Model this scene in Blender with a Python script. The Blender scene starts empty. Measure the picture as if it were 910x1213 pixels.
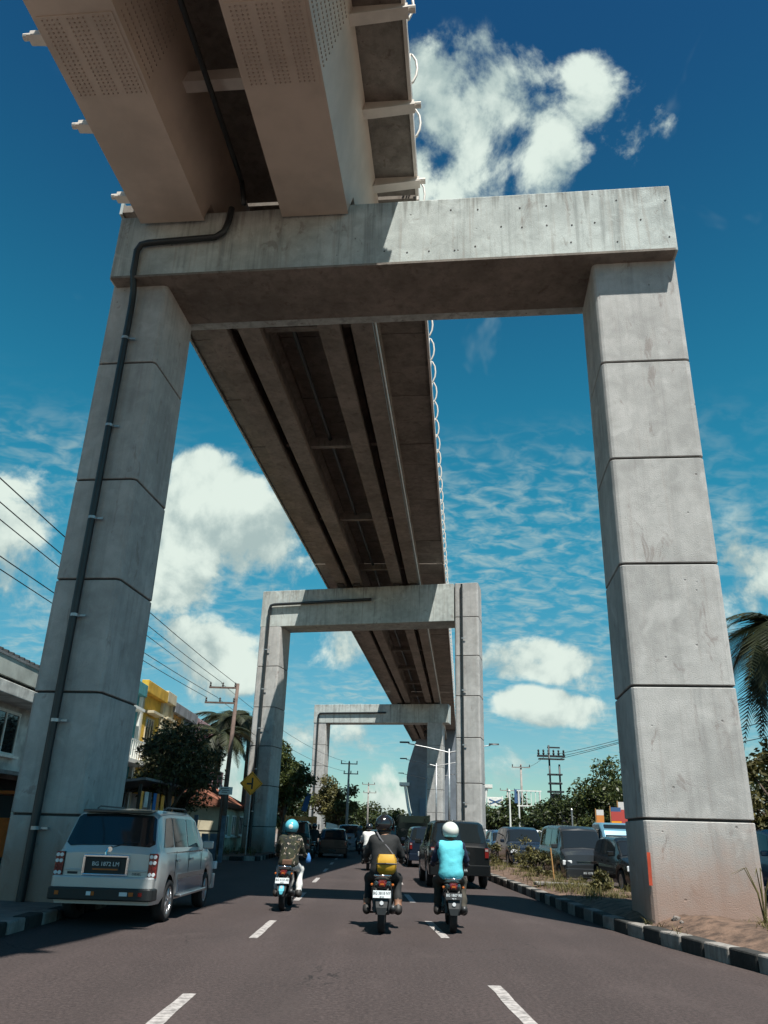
import bpy, bmesh, math, random
import numpy as np
from mathutils import Vector, Matrix, Quaternion
random.seed(7); RNG = np.random.default_rng(11)
R = math.radians
scene = bpy.context.scene
C = scene.collection

# ------------------------------------------------------------------ camera
PITCH, ROLL, CAM_H = R(22.3), R(1.73), 1.48
cam = bpy.data.cameras.new('camera')
cam.sensor_fit = 'VERTICAL'; cam.sensor_height = 36.0; cam.sensor_width = 27.0
cam.lens = 36.0 * 920.0 / 1213.0
cam.clip_start = 0.05; cam.clip_end = 4000
camo = bpy.data.objects.new('camera', cam); C.objects.link(camo)
_f = Vector((0, math.cos(PITCH), math.sin(PITCH))); _r0 = Vector((1, 0, 0)); _u0 = _r0.cross(_f)
_r = _r0 * math.cos(ROLL) + _u0 * math.sin(ROLL); _u = _u0 * math.cos(ROLL) - _r0 * math.sin(ROLL)
M = Matrix((( _r.x, _u.x, -_f.x, 0), (_r.y, _u.y, -_f.y, 0), (_r.z, _u.z, -_f.z, CAM_H), (0, 0, 0, 1)))
camo.matrix_world = M
scene.camera = camo
scene.render.resolution_x = 768; scene.render.resolution_y = 1024

# ------------------------------------------------------------------ view + sun + sky
vs = scene.view_settings
vs.view_transform = 'Standard'; vs.look = 'None'; vs.exposure = 0.7; vs.gamma = 1.0
vs.use_curve_mapping = False
cy = scene.cycles
cy.max_bounces = 6; cy.diffuse_bounces = 3; cy.glossy_bounces = 3; cy.transmission_bounces = 4; cy.transparent_max_bounces = 8
cy.use_adaptive_sampling = True; cy.adaptive_threshold = 0.02
cy.caustics_reflective = False; cy.caustics_refractive = False
SUN_TRAVEL = Vector((-0.19, 0.43, -1.0)).normalized()      # the way the light travels
SUN_DIR = -SUN_TRAVEL
sun = bpy.data.lights.new('sun', 'SUN'); sun.energy = 5.0; sun.angle = R(0.53); sun.color = (1.0, 0.97, 0.89)
suno = bpy.data.objects.new('sun', sun); C.objects.link(suno)
suno.rotation_euler = SUN_TRAVEL.to_track_quat('-Z', 'Y').to_euler(); suno.location = (30, -60, 120)

class NT:
    """small node-tree helper"""
    def __init__(s, tree): s.t = tree; s.n = tree.nodes; s.l = tree.links
    def new(s, typ, **kw):
        n = s.n.new(typ)
        for k, v in kw.items():
            if k.startswith('i_'): n.inputs[k[2:].replace('_', ' ')].default_value = v
            else: setattr(n, k, v)
        return n
    def link(s, a, b): s.l.new(a, b)
    def math(s, op, a, b=None, c=None, clamp=False):
        n = s.n.new('ShaderNodeMath'); n.operation = op; n.use_clamp = clamp
        for i, v in enumerate((a, b, c)):
            if v is None: continue
            if hasattr(v, 'is_output'): s.l.new(v, n.inputs[i])
            else: n.inputs[i].default_value = v
        return n.outputs[0]
    def vmath(s, op, a, b=None, out=0):
        n = s.n.new('ShaderNodeVectorMath'); n.operation = op
        for i, v in enumerate((a, b)):
            if v is None: continue
            if hasattr(v, 'is_output'): s.l.new(v, n.inputs[i])
            else: n.inputs[i].default_value = v
        return n.outputs[out]
    def noise(s, vec, scale, detail=4, rough=0.55, dist=0.0, out='Fac'):
        n = s.n.new('ShaderNodeTexNoise'); n.inputs['Scale'].default_value = scale
        n.inputs['Detail'].default_value = detail; n.inputs['Roughness'].default_value = rough
        n.inputs['Distortion'].default_value = dist
        if vec is not None: s.l.new(vec, n.inputs['Vector'])
        return n.outputs[out]
    def ramp(s, fac, a, b, lo=0.0, hi=1.0, smooth=True):
        n = s.n.new('ShaderNodeMapRange'); n.interpolation_type = 'SMOOTHSTEP' if smooth else 'LINEAR'
        n.clamp = True
        s.l.new(fac, n.inputs['Value'])
        n.inputs['From Min'].default_value = a; n.inputs['From Max'].default_value = b
        n.inputs['To Min'].default_value = lo; n.inputs['To Max'].default_value = hi
        return n.outputs['Result']
    def mix(s, fac, a, b, blend='MIX'):
        n = s.n.new('ShaderNodeMix'); n.data_type = 'RGBA'; n.blend_type = blend
        for sock, v in ((n.inputs['Factor'], fac), (n.inputs['A'], a), (n.inputs['B'], b)):
            if hasattr(v, 'is_output'): s.l.new(v, sock)
            elif isinstance(v, (tuple, list)): sock.default_value = (v[0], v[1], v[2], 1)
            elif sock.type == 'RGBA': sock.default_value = (v, v, v, 1)
            else: sock.default_value = v
        return [o for o in n.outputs if o.type == 'RGBA'][0]
    def mapping(s, vec, scale=(1, 1, 1), loc=(0, 0, 0)):
        n = s.n.new('ShaderNodeMapping'); n.inputs['Scale'].default_value = scale; n.inputs['Location'].default_value = loc
        s.l.new(vec, n.inputs['Vector']); return n.outputs[0]

def build_world():
    w = bpy.data.worlds.new('World'); scene.world = w; w.use_nodes = True
    t = NT(w.node_tree); t.n.clear()
    out = t.new('ShaderNodeOutputWorld'); bg = t.new('ShaderNodeBackground'); bg.inputs['Strength'].default_value = 0.05
    t.link(bg.outputs[0], out.inputs['Surface'])
    sky = t.new('ShaderNodeTexSky', sky_type='NISHITA', sun_disc=False)
    sky.sun_elevation = math.asin(SUN_DIR.z); sky.sun_rotation = math.atan2(SUN_DIR.x, SUN_DIR.y)
    sky.altitude = 20; sky.air_density = 1.0; sky.dust_density = 0.05; sky.ozone_density = 1.6
    d = t.new('ShaderNodeTexCoord').outputs['Generated']
    sep = t.new('ShaderNodeSeparateXYZ'); t.link(d, sep.inputs[0]); z = sep.outputs['Z']
    tint = t.mix(1.0, sky.outputs[0], t.mix(t.ramp(z, 0.35, 0.85), t.mix(t.ramp(z, 0.0, 0.40), SKY_LOW, SKY_MID), SKY_HIGH), 'MULTIPLY')
    # ---- high thin mackerel layer, on a flat sheet seen in perspective
    zz = t.math('ADD', t.math('MAXIMUM', z, 0.0), 0.22)
    cmb = t.new('ShaderNodeCombineXYZ')
    t.link(t.math('DIVIDE', sep.outputs['X'], zz), cmb.inputs[0]); t.link(t.math('DIVIDE', sep.outputs['Y'], zz), cmb.inputs[1])
    p = cmb.outputs[0]
    n1 = t.noise(t.mapping(p, (17.0, 24.0, 1)), 1.0, 3, 0.6, 0.45)
    n2 = t.noise(t.mapping(p, (1, 1, 1), MACK), 1.5, 2, 0.5)
    elev = t.math('MULTIPLY', t.ramp(z, 0.02, 0.14), t.ramp(z, 0.50, 0.38))
    patch = t.math('MULTIPLY', t.ramp(n2, 0.36, 0.56), elev)
    hi = t.math('MULTIPLY', t.ramp(n1, 0.38, 0.76), patch)
    hi = t.math('MULTIPLY', hi, 0.58)
    # ---- wisps higher up
    n3 = t.noise(t.mapping(p, (4.2, 2.4, 1), (9, 5, 0)), 1.4, 4, 0.6, 0.6)
    wisp = t.math('MULTIPLY', t.ramp(n3, 0.63, 0.86), 0.35)
    # ---- cumulus: billowed noise inside soft lobes
    nb = t.noise(d, 8.0, 7, 0.60, 0.2); nbu = t.noise(t.vmath('ADD', d, (0.0, -0.012, 0.040)), 8.0, 3, 0.60, 0.2)
    total = None
    d2 = t.vmath('NORMALIZE', t.vmath('MULTIPLY', d, (1, 1, 2.4)))
    for (cx, cy, cz), rad, amp in CLOUDS:
        low_ = cz < 0.3
        c = (Vector((cx, cy, cz * 2.4)) if low_ else Vector((cx, cy, cz))).normalized(); rad = rad * 1.45 if low_ else rad
        dot = t.vmath('DOT_PRODUCT', d2 if low_ else d, tuple(c), out=1)
        m = t.ramp(dot, math.cos(R(rad)), math.cos(R(rad * 0.15)), 0.0, amp)
        total = m if total is None else t.math('MAXIMUM', total, m)
    # loose cumulus everywhere else in the sky
    nc = t.noise(t.mapping(d, (1, 1, 1), (3.7, 1.2, 5.1)), 2.1, 1, 0.5)
    gen = t.math('MULTIPLY', t.ramp(nc, 0.62, 0.78), 0.45)
    gen = t.math('MULTIPLY', gen, t.ramp(z, 0.05, 0.2))
    low = t.math('MULTIPLY', t.ramp(z, 0.16, 0.03), 0.44)
    total = t.math('MAXIMUM', t.math('MAXIMUM', total, gen), low)
    bil = t.math('MULTIPLY', t.math('SUBTRACT', nb, 0.5), 2.4)
    dens = t.math('ADD', total, bil)
    cum = t.math('MULTIPLY', t.ramp(dens, 0.28, 0.62), t.ramp(total, 0.0, 0.24))
    # cloud colour: white billows with slightly greyer hollows
    sh = t.ramp(t.math('ADD', t.math('MULTIPLY', t.math('SUBTRACT', nb, nbu), 2.6), t.math('MULTIPLY', dens, 0.45)), -0.12, 0.62)
    ccol = t.mix(sh, CLOUD_DARK, CLOUD_LIGHT)
    col = t.mix(t.math('MULTIPLY', hi, 1.0), tint, (6.2, 7.6, 7.2))
    col = t.mix(wisp, col, (5.4, 6.9, 6.9))
    col = t.mix(cum, col, ccol)
    t.link(col, bg.inputs['Color'])
    w.cycles.sampling_method = 'MANUAL'; w.cycles.sample_map_resolution = 256

MACK = (0.6, 0.3, 0)
SKY_LOW = (0.74, 1.04, 1.03); SKY_MID = (0.22, 1.46, 1.36); SKY_HIGH = (0.15, 0.62, 0.86)
CLOUD_DARK = (4.9, 6.3, 6.2); CLOUD_LIGHT = (9.3, 10.6, 9.7)
CLOUDS = [((0.110, 0.663, 0.739), 7.5, .66), ((0.050, 0.650, 0.757), 6.0, .60), ((0.214, 0.613, 0.760), 3.4, .50), ((0.268, 0.622, 0.735), 3.6, .36),
          ((0.150, 0.676, 0.720), 5.5, .60), ((0.03, 0.68, 0.73), 7.0, .76),
          ((-0.218, 0.903, 0.371), 5.4, .68), ((-0.232, 0.886, 0.402), 3.2, .70), ((-0.160, 0.930, 0.335), 4.8, .62), ((-0.262, 0.913, 0.317), 6.0, .64), ((-0.14, 0.945, 0.30), 4.8, .52),
          ((-0.45, 0.83, 0.33), 6.0, .40), ((-0.49, 0.84, 0.24), 7.0, .42),
          ((0.150, 0.965, 0.200), 2.6, .56), ((0.190, 0.960, 0.205), 2.8, .58), ((0.232, 0.953, 0.195), 2.6, .54), ((0.268, 0.945, 0.180), 2.4, .46), ((0.175, 0.972, 0.150), 2.4, .48), ((0.215, 0.966, 0.143), 2.6, .54), ((0.255, 0.955, 0.138), 2.4, .50),
          ((-0.228, 0.956, 0.184), 6.0, .54), ((-0.08, 0.97, 0.22), 4.5, .40), ((0.43, 0.86, 0.27), 5.5, .44), ((-0.06, 0.99, 0.10), 4.5, .46)]
build_world()

# ------------------------------------------------------------------ materials
MATS = {}
def pmat(name, col, rough=0.6, metal=0.0, var=0.0, vscale=3.0, bump=0.0, bscale=30.0, spec=0.5, coat=0.0, emit=None, trans=0.0, alpha=1.0, col2=None):
    m = bpy.data.materials.new(name); m.use_nodes = True; t = NT(m.node_tree)
    b = t.n['Principled BSDF']; b.inputs['Roughness'].default_value = rough; b.inputs['Metallic'].default_value = metal
    b.inputs['Specular IOR Level'].default_value = spec; b.inputs['Coat Weight'].default_value = coat
    if coat: b.inputs['Coat Roughness'].default_value = 0.06
    b.inputs['Base Color'].default_value = (*col, 1); b.inputs['Transmission Weight'].default_value = trans
    b.inputs['Alpha'].default_value = alpha
    if emit: b.inputs['Emission Color'].default_value = (*emit[0], 1); b.inputs['Emission Strength'].default_value = emit[1]
    if var or bump:
        o = t.new('ShaderNodeTexCoord').outputs['Object']
        if var:
            n = t.noise(o, vscale, 5, 0.6)
            c2 = col2 if col2 else tuple(max(0, c * (1 - var)) for c in col)
            c1 = col if col2 else tuple(min(1, c * (1 + var * 0.6)) for c in col)
            t.link(t.mix(t.ramp(n, 0.3, 0.7), c2, c1), b.inputs['Base Color'])
        if bump:
            bn = t.noise(o, bscale, 5, 0.6); bp = t.new('ShaderNodeBump'); bp.inputs['Strength'].default_value = bump; bp.inputs['Distance'].default_value = 0.02
            t.link(bn, bp.inputs['Height']); t.link(bp.outputs[0], b.inputs['Normal'])
    MATS[name] = m; return m

def concrete(name, lo, hi, streak=0.5, holes=False, dirt_base=False, top_grime=None):
    m = bpy.data.materials.new(name); m.use_nodes = True; t = NT(m.node_tree); b = t.n['Principled BSDF']
    b.inputs['Roughness'].default_value = 0.88; b.inputs['Specular IOR Level'].default_value = 0.25
    o = t.new('ShaderNodeTexCoord').outputs['Object']
    rnd = t.new('ShaderNodeObjectInfo').outputs['Random']
    off = t.vmath('ADD', o, None); 
    cm = t.new('ShaderNodeCombineXYZ'); t.link(t.math('MULTIPLY', rnd, 40.0), cm.inputs[2])
    t.link(cm.outputs[0], off.node.inputs[1])
    big = t.noise(off, 0.55, 3, 0.6); mid = t.noise(off, 3.2, 4, 0.65, 0.4); fine = t.noise(o, 46.0, 2, 0.7)
    col = t.mix(t.ramp(t.math('ADD', t.math('MULTIPLY', big, 0.6), t.math('MULTIPLY', mid, 0.4)), 0.34, 0.66), lo, hi)
    # run-off streaks, long in z
    s1 = t.noise(t.mapping(off, (3.6, 3.6, 0.14)), 1.0, 4, 0.66, 0.15)
    s2 = t.noise(t.mapping(off, (9.0, 9.0, 0.35)), 1.0, 2, 0.6)
    st = t.math('MULTIPLY', t.ramp(s1, 0.48, 0.70), streak)
    col = t.mix(st, col, tuple(c * 0.52 for c in lo))
    st2 = t.math('MULTIPLY', t.ramp(s2, 0.54, 0.72), streak * 0.55)
    col = t.mix(st2, col, (lo[0] * 0.78, lo[1] * 0.60, lo[2] * 0.52))
    # pale laitance blooms
    col = t.mix(t.math('MULTIPLY', t.ramp(t.noise(off, 1.7, 2, 0.6, 0.8), 0.58, 0.75), 0.45), col, tuple(min(1, c * 1.16) for c in hi))
    # blow holes and stains
    pit = t.new('ShaderNodeTexVoronoi'); pit.inputs['Scale'].default_value = 2.3; pit.inputs['Randomness'].default_value = 1.0; t.link(off, pit.inputs['Vector'])
    dots = t.ramp(pit.outputs['Distance'], 0.035, 0.062, 1.0, 0.0)
    col = t.mix(t.math('MULTIPLY', dots, 0.75 if holes else 0.45), col, (0.07, 0.055, 0.05))
    stain = t.ramp(t.noise(t.mapping(off, (1.4, 1.4, 0.7)), 1.6, 4, 0.7, 1.0), 0.59, 0.70)
    col = t.mix(t.math('MULTIPLY', stain, 0.5), col, (lo[0] * 0.55, lo[1] * 0.42, lo[2] * 0.38))
    if top_grime:
        # rain grime running down from the coping, broken into drips
        sg = t.new('ShaderNodeSeparateXYZ'); t.link(o, sg.inputs[0])
        dr = t.noise(t.mapping(o, (5.5, 5.5, 0.10)), 1.0, 3, 0.65)
        gg = t.math('ADD', t.ramp(sg.outputs['Z'], top_grime[1], top_grime[0], 0, 1, False), t.math('MULTIPLY', t.math('SUBTRACT', dr, 0.5), 2.6))
        col = t.mix(t.math('MULTIPLY', t.ramp(gg, 0.72, 1.25), 0.48), col, (0.11, 0.10, 0.085))
    if dirt_base:
        sp = t.new('ShaderNodeSeparateXYZ'); t.link(o, sp.inputs[0])
        g = t.math('ADD', t.ramp(sp.outputs['Z'], 2.3, 0.3, 0, 1, False), t.math('MULTIPLY', t.math('SUBTRACT', mid, 0.5), 0.8))
        col = t.mix(t.math('MULTIPLY', t.ramp(g, 0.15, 1.0), 0.75), col, (0.30, 0.17, 0.12))
    col = t.mix(t.math('MULTIPLY', t.ramp(fine, 0.35, 0.7), 0.14), col, tuple(c * 0.6 for c in lo))
    t.link(col, b.inputs['Base Color'])
    bp = t.new('ShaderNodeBump'); bp.inputs['Strength'].default_value = 0.35; bp.inputs['Distance'].default_value = 0.02
    h = t.math('ADD', fine, t.math('MULTIPLY', dots, -1.6))
    t.link(h, bp.inputs['Height']); t.link(bp.outputs[0], b.inputs['Normal'])
    MATS[name] = m; return m

def asphalt():
    m = bpy.data.materials.new('asphalt'); m.use_nodes = True; t = NT(m.node_tree); b = t.n['Principled BSDF']
    o = t.new('ShaderNodeTexCoord').outputs['Object']
    big = t.noise(o, 0.35, 4, 0.6); track = t.noise(t.mapping(o, (1.3, 0.035, 1)), 1.0, 4, 0.6)
    agg = t.noise(o, 75.0, 3, 0.75); mid = t.noise(o, 6.0, 5, 0.65)
    col = t.mix(t.ramp(t.math('ADD', t.math('MULTIPLY', big, 0.5), t.math('MULTIPLY', track, 0.5)), 0.36, 0.64), (0.038, 0.0275, 0.0265), (0.054, 0.0395, 0.038))
    col = t.mix(t.math('MULTIPLY', t.ramp(agg, 0.45, 0.75), 0.55), col, (0.092, 0.072, 0.069))
    col = t.mix(t.math('MULTIPLY', t.ramp(agg, 0.50, 0.28), 0.55), col, (0.018, 0.016, 0.016))
    col = t.mix(t.math('MULTIPLY', t.ramp(mid, 0.55, 0.75), 0.25), col, (0.036, 0.029, 0.029))
    chip = t.noise(o, 24.0, 3, 0.75)
    col = t.mix(t.math('MULTIPLY', t.ramp(chip, 0.50, 0.64), 0.75), col, (0.080, 0.061, 0.058))
    col = t.mix(t.math('MULTIPLY', t.ramp(chip, 0.46, 0.34), 0.75), col, (0.020, 0.0165, 0.016))
    blot = t.noise(t.mapping(o, (1.0, 0.45, 1)), 1.1, 5, 0.7, 0.5)
    col = t.mix(t.math('MULTIPLY', t.ramp(blot, 0.52, 0.68), 0.35), col, (0.078, 0.060, 0.057))
    vc = t.new('ShaderNodeTexVoronoi', feature='DISTANCE_TO_EDGE'); vc.inputs['Scale'].default_value = 0.42
    t.link(t.vmath('ADD', o, t.vmath('SCALE', t.noise(o, 1.6, 3, 0.6, 0, 'Color'), None)), vc.inputs['Vector'])
    vc.inputs['Vector'].links[0].from_node.inputs[1].links[0].from_node.inputs['Scale'].default_value = 0.8
    crk = t.math('MULTIPLY', t.ramp(vc.outputs['Distance'], 0.010, 0.002), t.ramp(t.noise(o, 0.22, 2, 0.5), 0.50, 0.60))
    col = t.mix(t.math('MULTIPLY', crk, 0.7), col, (0.012, 0.010, 0.010))
    trk = t.new('ShaderNodeSeparateXYZ'); t.link(o, trk.inputs[0])
    wv = t.math('ABSOLUTE', t.math('SINE', t.math('MULTIPLY', t.math('ADD', trk.outputs['X'], 1.7), 2.04)))
    col = t.mix(t.math('MULTIPLY', t.math('MULTIPLY', t.ramp(wv, 0.55, 1.0), t.ramp(track, 0.35, 0.65)), 0.30), col, (0.030, 0.023, 0.022))
    # oil drips with a shape of their own
    vo = t.vmath('SUBTRACT', o, (-0.55, 9.6, 0.0)); ln = t.vmath('LENGTH', t.vmath('MULTIPLY', vo, (1.5, 0.55, 0)), None, out=1)
    oil = t.math('MULTIPLY', t.ramp(ln, 0.75, 0.1), t.ramp(t.noise(t.mapping(o, (9, 3.5, 1)), 1.0, 5, 0.7, 0.6), 0.53, 0.62))
    col = t.mix(t.math('MULTIPLY', oil, 0.8), col, (0.010, 0.009, 0.009))
    t.link(col, b.inputs['Base Color'])
    b.inputs['Roughness'].default_value = 0.85; b.inputs['Specular IOR Level'].default_value = 0.3
    bp = t.new('ShaderNodeBump'); bp.inputs['Strength'].default_value = 0.5; bp.inputs['Distance'].default_value = 0.01
    t.link(agg, bp.inputs['Height']); t.link(bp.outputs[0], b.inputs['Normal'])
    MATS['asphalt'] = m

def leaf_mat(name, a, b_, gloss=0.45):
    m = bpy.data.materials.new(name); m.use_nodes = True; t = NT(m.node_tree); b = t.n['Principled BSDF']
    g = t.new('ShaderNodeNewGeometry')
    o = t.new('ShaderNodeTexCoord').outputs['Object']
    n = t.noise(o, 2.2, 3, 0.6)
    f = t.math('ADD', t.math('MULTIPLY', g.outputs['Random Per Island'], 0.7), t.math('MULTIPLY', n, 0.5))
    t.link(t.mix(t.ramp(f, 0.2, 1.0), a, b_), b.inputs['Base Color'])
    b.inputs['Roughness'].default_value = gloss; b.inputs['Specular IOR Level'].default_value = 0.35
    tr = t.new('ShaderNodeBsdfTranslucent'); t.link(t.mix(t.ramp(f, 0.2, 1.0), a, b_), tr.inputs['Color'])
    mx = t.new('ShaderNodeMixShader'); mx.inputs[0].default_value = 0.22
    t.link(b.outputs[0], mx.inputs[1]); t.link(tr.outputs[0], mx.inputs[2]); t.link(mx.outputs[0], t.n['Material Output'].inputs['Surface'])
    MATS[name] = m

concrete('concrete', (0.36, 0.385, 0.37), (0.56, 0.60, 0.575), 0.62, holes=True, top_grime=(15.38, 14.2))
concrete('concrete_leg', (0.34, 0.335, 0.325), (0.50, 0.49, 0.475), 0.30, dirt_base=True)
concrete('concrete_shaded', (0.16, 0.14, 0.12), (0.27, 0.235, 0.205), 0.4)  # darker copy for deck undersides and recesses, their shade put into the colour
concrete('kerb_white', (0.12, 0.11, 0.10), (0.33, 0.31, 0.29), 0.5)
concrete('kerb_black', (0.016, 0.017, 0.017), (0.05, 0.05, 0.048), 0.3)
concrete('pavement', (0.15, 0.13, 0.12), (0.24, 0.21, 0.19), 0.2)
asphalt()
pmat('steel_beige', (0.52, 0.43, 0.36), 0.5, 0, 0.16, 0.7, 0.05, 5)
pmat('steel_bolt', (0.38, 0.31, 0.26), 0.5)
pmat('steel_edge', (0.62, 0.56, 0.50), 0.5, 0, 0.12, 2)
pmat('joint', (0.05, 0.045, 0.042), 0.95)
pmat('pipe', (0.020, 0.024, 0.026), 0.42, 0, 0.3, 2)
pmat('galv', (0.42, 0.43, 0.44), 0.42, 0.7, 0.2, 8)
pmat('white_paint', (0.72, 0.72, 0.68), 0.5, 0, 0.12, 4)
pmat('marking', (0.33, 0.305, 0.295), 0.85, 0, 0.5, 11, 0.2, 60)
pmat('soil', (0.125, 0.078, 0.055), 0.95, 0, 0.6, 4.5, 1.0, 24)
pmat('ground', (0.17, 0.12, 0.09), 0.95, 0, 0.4, 0.4, 0.5, 6)
pmat('black', (0.012, 0.013, 0.014), 0.5)
pmat('black_gloss', (0.010, 0.011, 0.013), 0.16, 0, 0, 1, 0, 1, 0.5, 0.6)
pmat('rubber', (0.016, 0.016, 0.017), 0.85, 0, 0.3, 9)
pmat('dark_metal', (0.05, 0.052, 0.055), 0.45, 0.5, 0.3, 6)
pmat('chrome', (0.75, 0.76, 0.78), 0.12, 1.0)
pmat('alloy', (0.52, 0.53, 0.55), 0.28, 0.9)
pmat('glass', (0.012, 0.016, 0.018), 0.04, 0, 0, 1, 0, 1, 0.7)
pmat('red_lamp', (0.17, 0.012, 0.010), 0.15, 0, 0, 1, 0, 1, 0.6, 0.5)
pmat('amber_lamp', (0.42, 0.11, 0.02), 0.2)
pmat('clear_lamp', (0.72, 0.74, 0.76), 0.10, 0, 0, 1, 0, 1, 0.8, 0.5)
pmat('orange_red_paint', (0.42, 0.055, 0.02), 0.7, 0, 0.25, 6)

# ------------------------------------------------------------------ mesh helpers
class MB:
    def __init__(s): s.v = []; s.f = []; s.m = []
    def add(s, vs_, fs, M_=None, mi=0):
        o = len(s.v)
        for p in vs_:
            p = Vector(p)
            if M_ is not None: p = M_ @ p
            s.v.append(tuple(p))
        for f in fs: s.f.append(tuple(i + o for i in f)); s.m.append(mi)
        return s
    def box(s, c, d, rot=None, M_=None, mi=0):
        x, y, z = d[0] / 2, d[1] / 2, d[2] / 2
        vs_ = [(-x, -y, -z), (x, -y, -z), (x, y, -z), (-x, y, -z), (-x, -y, z), (x, -y, z), (x, y, z), (-x, y, z)]
        if rot is not None:
            e = Matrix.Rotation(rot[2], 3, 'Z') @ Matrix.Rotation(rot[1], 3, 'Y') @ Matrix.Rotation(rot[0], 3, 'X')
            vs_ = [e @ Vector(p) for p in vs_]
        vs_ = [(p[0] + c[0], p[1] + c[1], p[2] + c[2]) for p in vs_]
        return s.add(vs_, [(0, 3, 2, 1), (4, 5, 6, 7), (0, 1, 5, 4), (1, 2, 6, 5), (2, 3, 7, 6), (3, 0, 4, 7)], M_, mi)
    def loft(s, rings, closed=True, caps=True, mi=0):
        n = len(rings[0]); vs_ = [p for r in rings for p in r]; fs = []
        for i in range(len(rings) - 1):
            for j in range(n if closed else n - 1):
                k = (j + 1) % n; fs.append((i * n + j, i * n + k, (i + 1) * n + k, (i + 1) * n + j))
        if caps and closed:
            fs.append(tuple(range(n - 1, -1, -1))); fs.append(tuple((len(rings) - 1) * n + j for j in range(n)))
        return s.add(vs_, fs, None, mi)
    def tube(s, pts, r, n=8, caps=True, mi=0):
        pts = [Vector(p) for p in pts]; rr = r if isinstance(r, (list, tuple)) else [r] * len(pts); rings = []
        up = Vector((0, 0, 1))
        t0 = (pts[1] - pts[0]).normalized()
        a = t0.cross(up)
        if a.length < 1e-3: a = t0.cross(Vector((1, 0, 0)))
        a.normalize()
        for i, p in enumerate(pts):
            tg = (pts[min(i + 1, len(pts) - 1)] - pts[max(i - 1, 0)]).normalized()
            a = (a - tg * a.dot(tg)).normalized(); b = tg.cross(a)
            rings.append([tuple(p + (a * math.cos(2 * math.pi * j / n) + b * math.sin(2 * math.pi * j / n)) * rr[i]) for j in range(n)])
        return s.loft(rings, True, caps, mi)
    def lathe(s, prof, c, axis='X', n=20, mi=0, caps=True):
        rings = []
        for (h, r) in prof:
            ring = []
            for j in range(n):
                a = 2 * math.pi * j / n; u, v = r * math.cos(a), r * math.sin(a)
                ring.append({'X': (c[0] + h, c[1] + u, c[2] + v), 'Y': (c[0] + u, c[1] + h, c[2] + v), 'Z': (c[0] + u, c[1] + v, c[2] + h)}[axis])
            rings.append(ring)
        return s.loft(rings, True, caps, mi)
    def prism(s, poly, h0, h1, axis='Z', mi=0):
        f = {'Z': lambda p, h: (p[0], p[1], h), 'X': lambda p, h: (h, p[0], p[1]), 'Y': lambda p, h: (p[0], h, p[1])}[axis]
        return s.loft([[f(p, h0) for p in poly], [f(p, h1) for p in poly]], True, True, mi)
    def mesh(s, name, mats, smooth=False, fix=True):
        me = bpy.data.meshes.new(name); me.from_pydata(s.v, [], s.f)
        mats = mats if isinstance(mats, (list, tuple)) else [mats]
        for m in mats: me.materials.append(MATS[m] if isinstance(m, str) else m)
        if len(mats) > 1: me.polygons.foreach_set('material_index', s.m)
        if fix:
            bm = bmesh.new(); bm.from_mesh(me); bmesh.ops.recalc_face_normals(bm, faces=bm.faces); bm.to_mesh(me); bm.free()
        if smooth: me.polygons.foreach_set('use_smooth', [True] * len(me.polygons))
        me.update(); return me
    def build(s, name, mats, parent=None, smooth=False, bevel=0.0, seg=2, loc=None, sharp=None, fix=True):
        me = s.mesh(name, mats, smooth, fix)
        o = bpy.data.objects.new(name, me); C.objects.link(o)
        if parent is not None: o.parent = parent
        if loc is not None: o.location = loc
        if smooth and sharp is not None:
            try: me.set_sharp_from_angle(angle=R(sharp))
            except Exception: pass
        if bevel:
            b = o.modifiers.new('bevel', 'BEVEL'); b.width = bevel; b.segments = seg; b.limit_method = 'ANGLE'; b.angle_limit = R(35)
        return o

def tag(o, label=None, cat=None, group=None, kind=None):
    if label: o['label'] = label
    if cat: o['category'] = cat
    if group: o['group'] = group
    if kind: o['kind'] = kind
    return o
def thing(name, label, cat, loc=(0, 0, 0), rz=0.0, group=None):
    o = bpy.data.objects.new(name, None); C.objects.link(o); o.empty_display_size = 0.2
    o.location = loc; o.rotation_euler = (0, 0, rz); return tag(o, label, cat, group)
def inst(me, name, parent, loc=(0, 0, 0), rot=(0, 0, 0), sc=(1, 1, 1)):
    o = bpy.data.objects.new(name, me); C.objects.link(o); o.parent = parent
    o.location = loc; o.rotation_euler = rot; o.scale = sc; return o
def copy_tree(o, parent=None):
    c = o.copy(); C.objects.link(c); c.parent = parent
    for ch in list(o.children): copy_tree(ch, c)
    return c
def rrect(x0, x1, y0, y1, r, n=3):
    """rectangle with rounded corners, counter-clockwise"""
    pts = []
    for cx, cy, a0 in ((x1 - r, y0 + r, -90), (x1 - r, y1 - r, 0), (x0 + r, y1 - r, 90), (x0 + r, y0 + r, 180)):
        for k in range(n + 1):
            a = R(a0 + 90 * k / n); pts.append((cx + r * math.cos(a), cy + r * math.sin(a)))
    return pts
def text_mesh(body, size, name, mat, parent, loc, rot, sx=1.0):
    cu = bpy.data.curves.new(name, 'FONT'); cu.body = body; cu.size = size; cu.align_x = 'CENTER'; cu.align_y = 'CENTER'; cu.resolution_u = 2; cu.extrude = 0.002
    tmp = bpy.data.objects.new('tmp', cu); C.objects.link(tmp)
    me = bpy.data.meshes.new_from_object(tmp.evaluated_get(bpy.context.evaluated_depsgraph_get()))
    bpy.data.objects.remove(tmp); me.materials.clear(); me.materials.append(MATS[mat])
    return tag(inst(me, name, parent, loc, rot, (sx, 1, 1)), kind='stuff')

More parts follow.
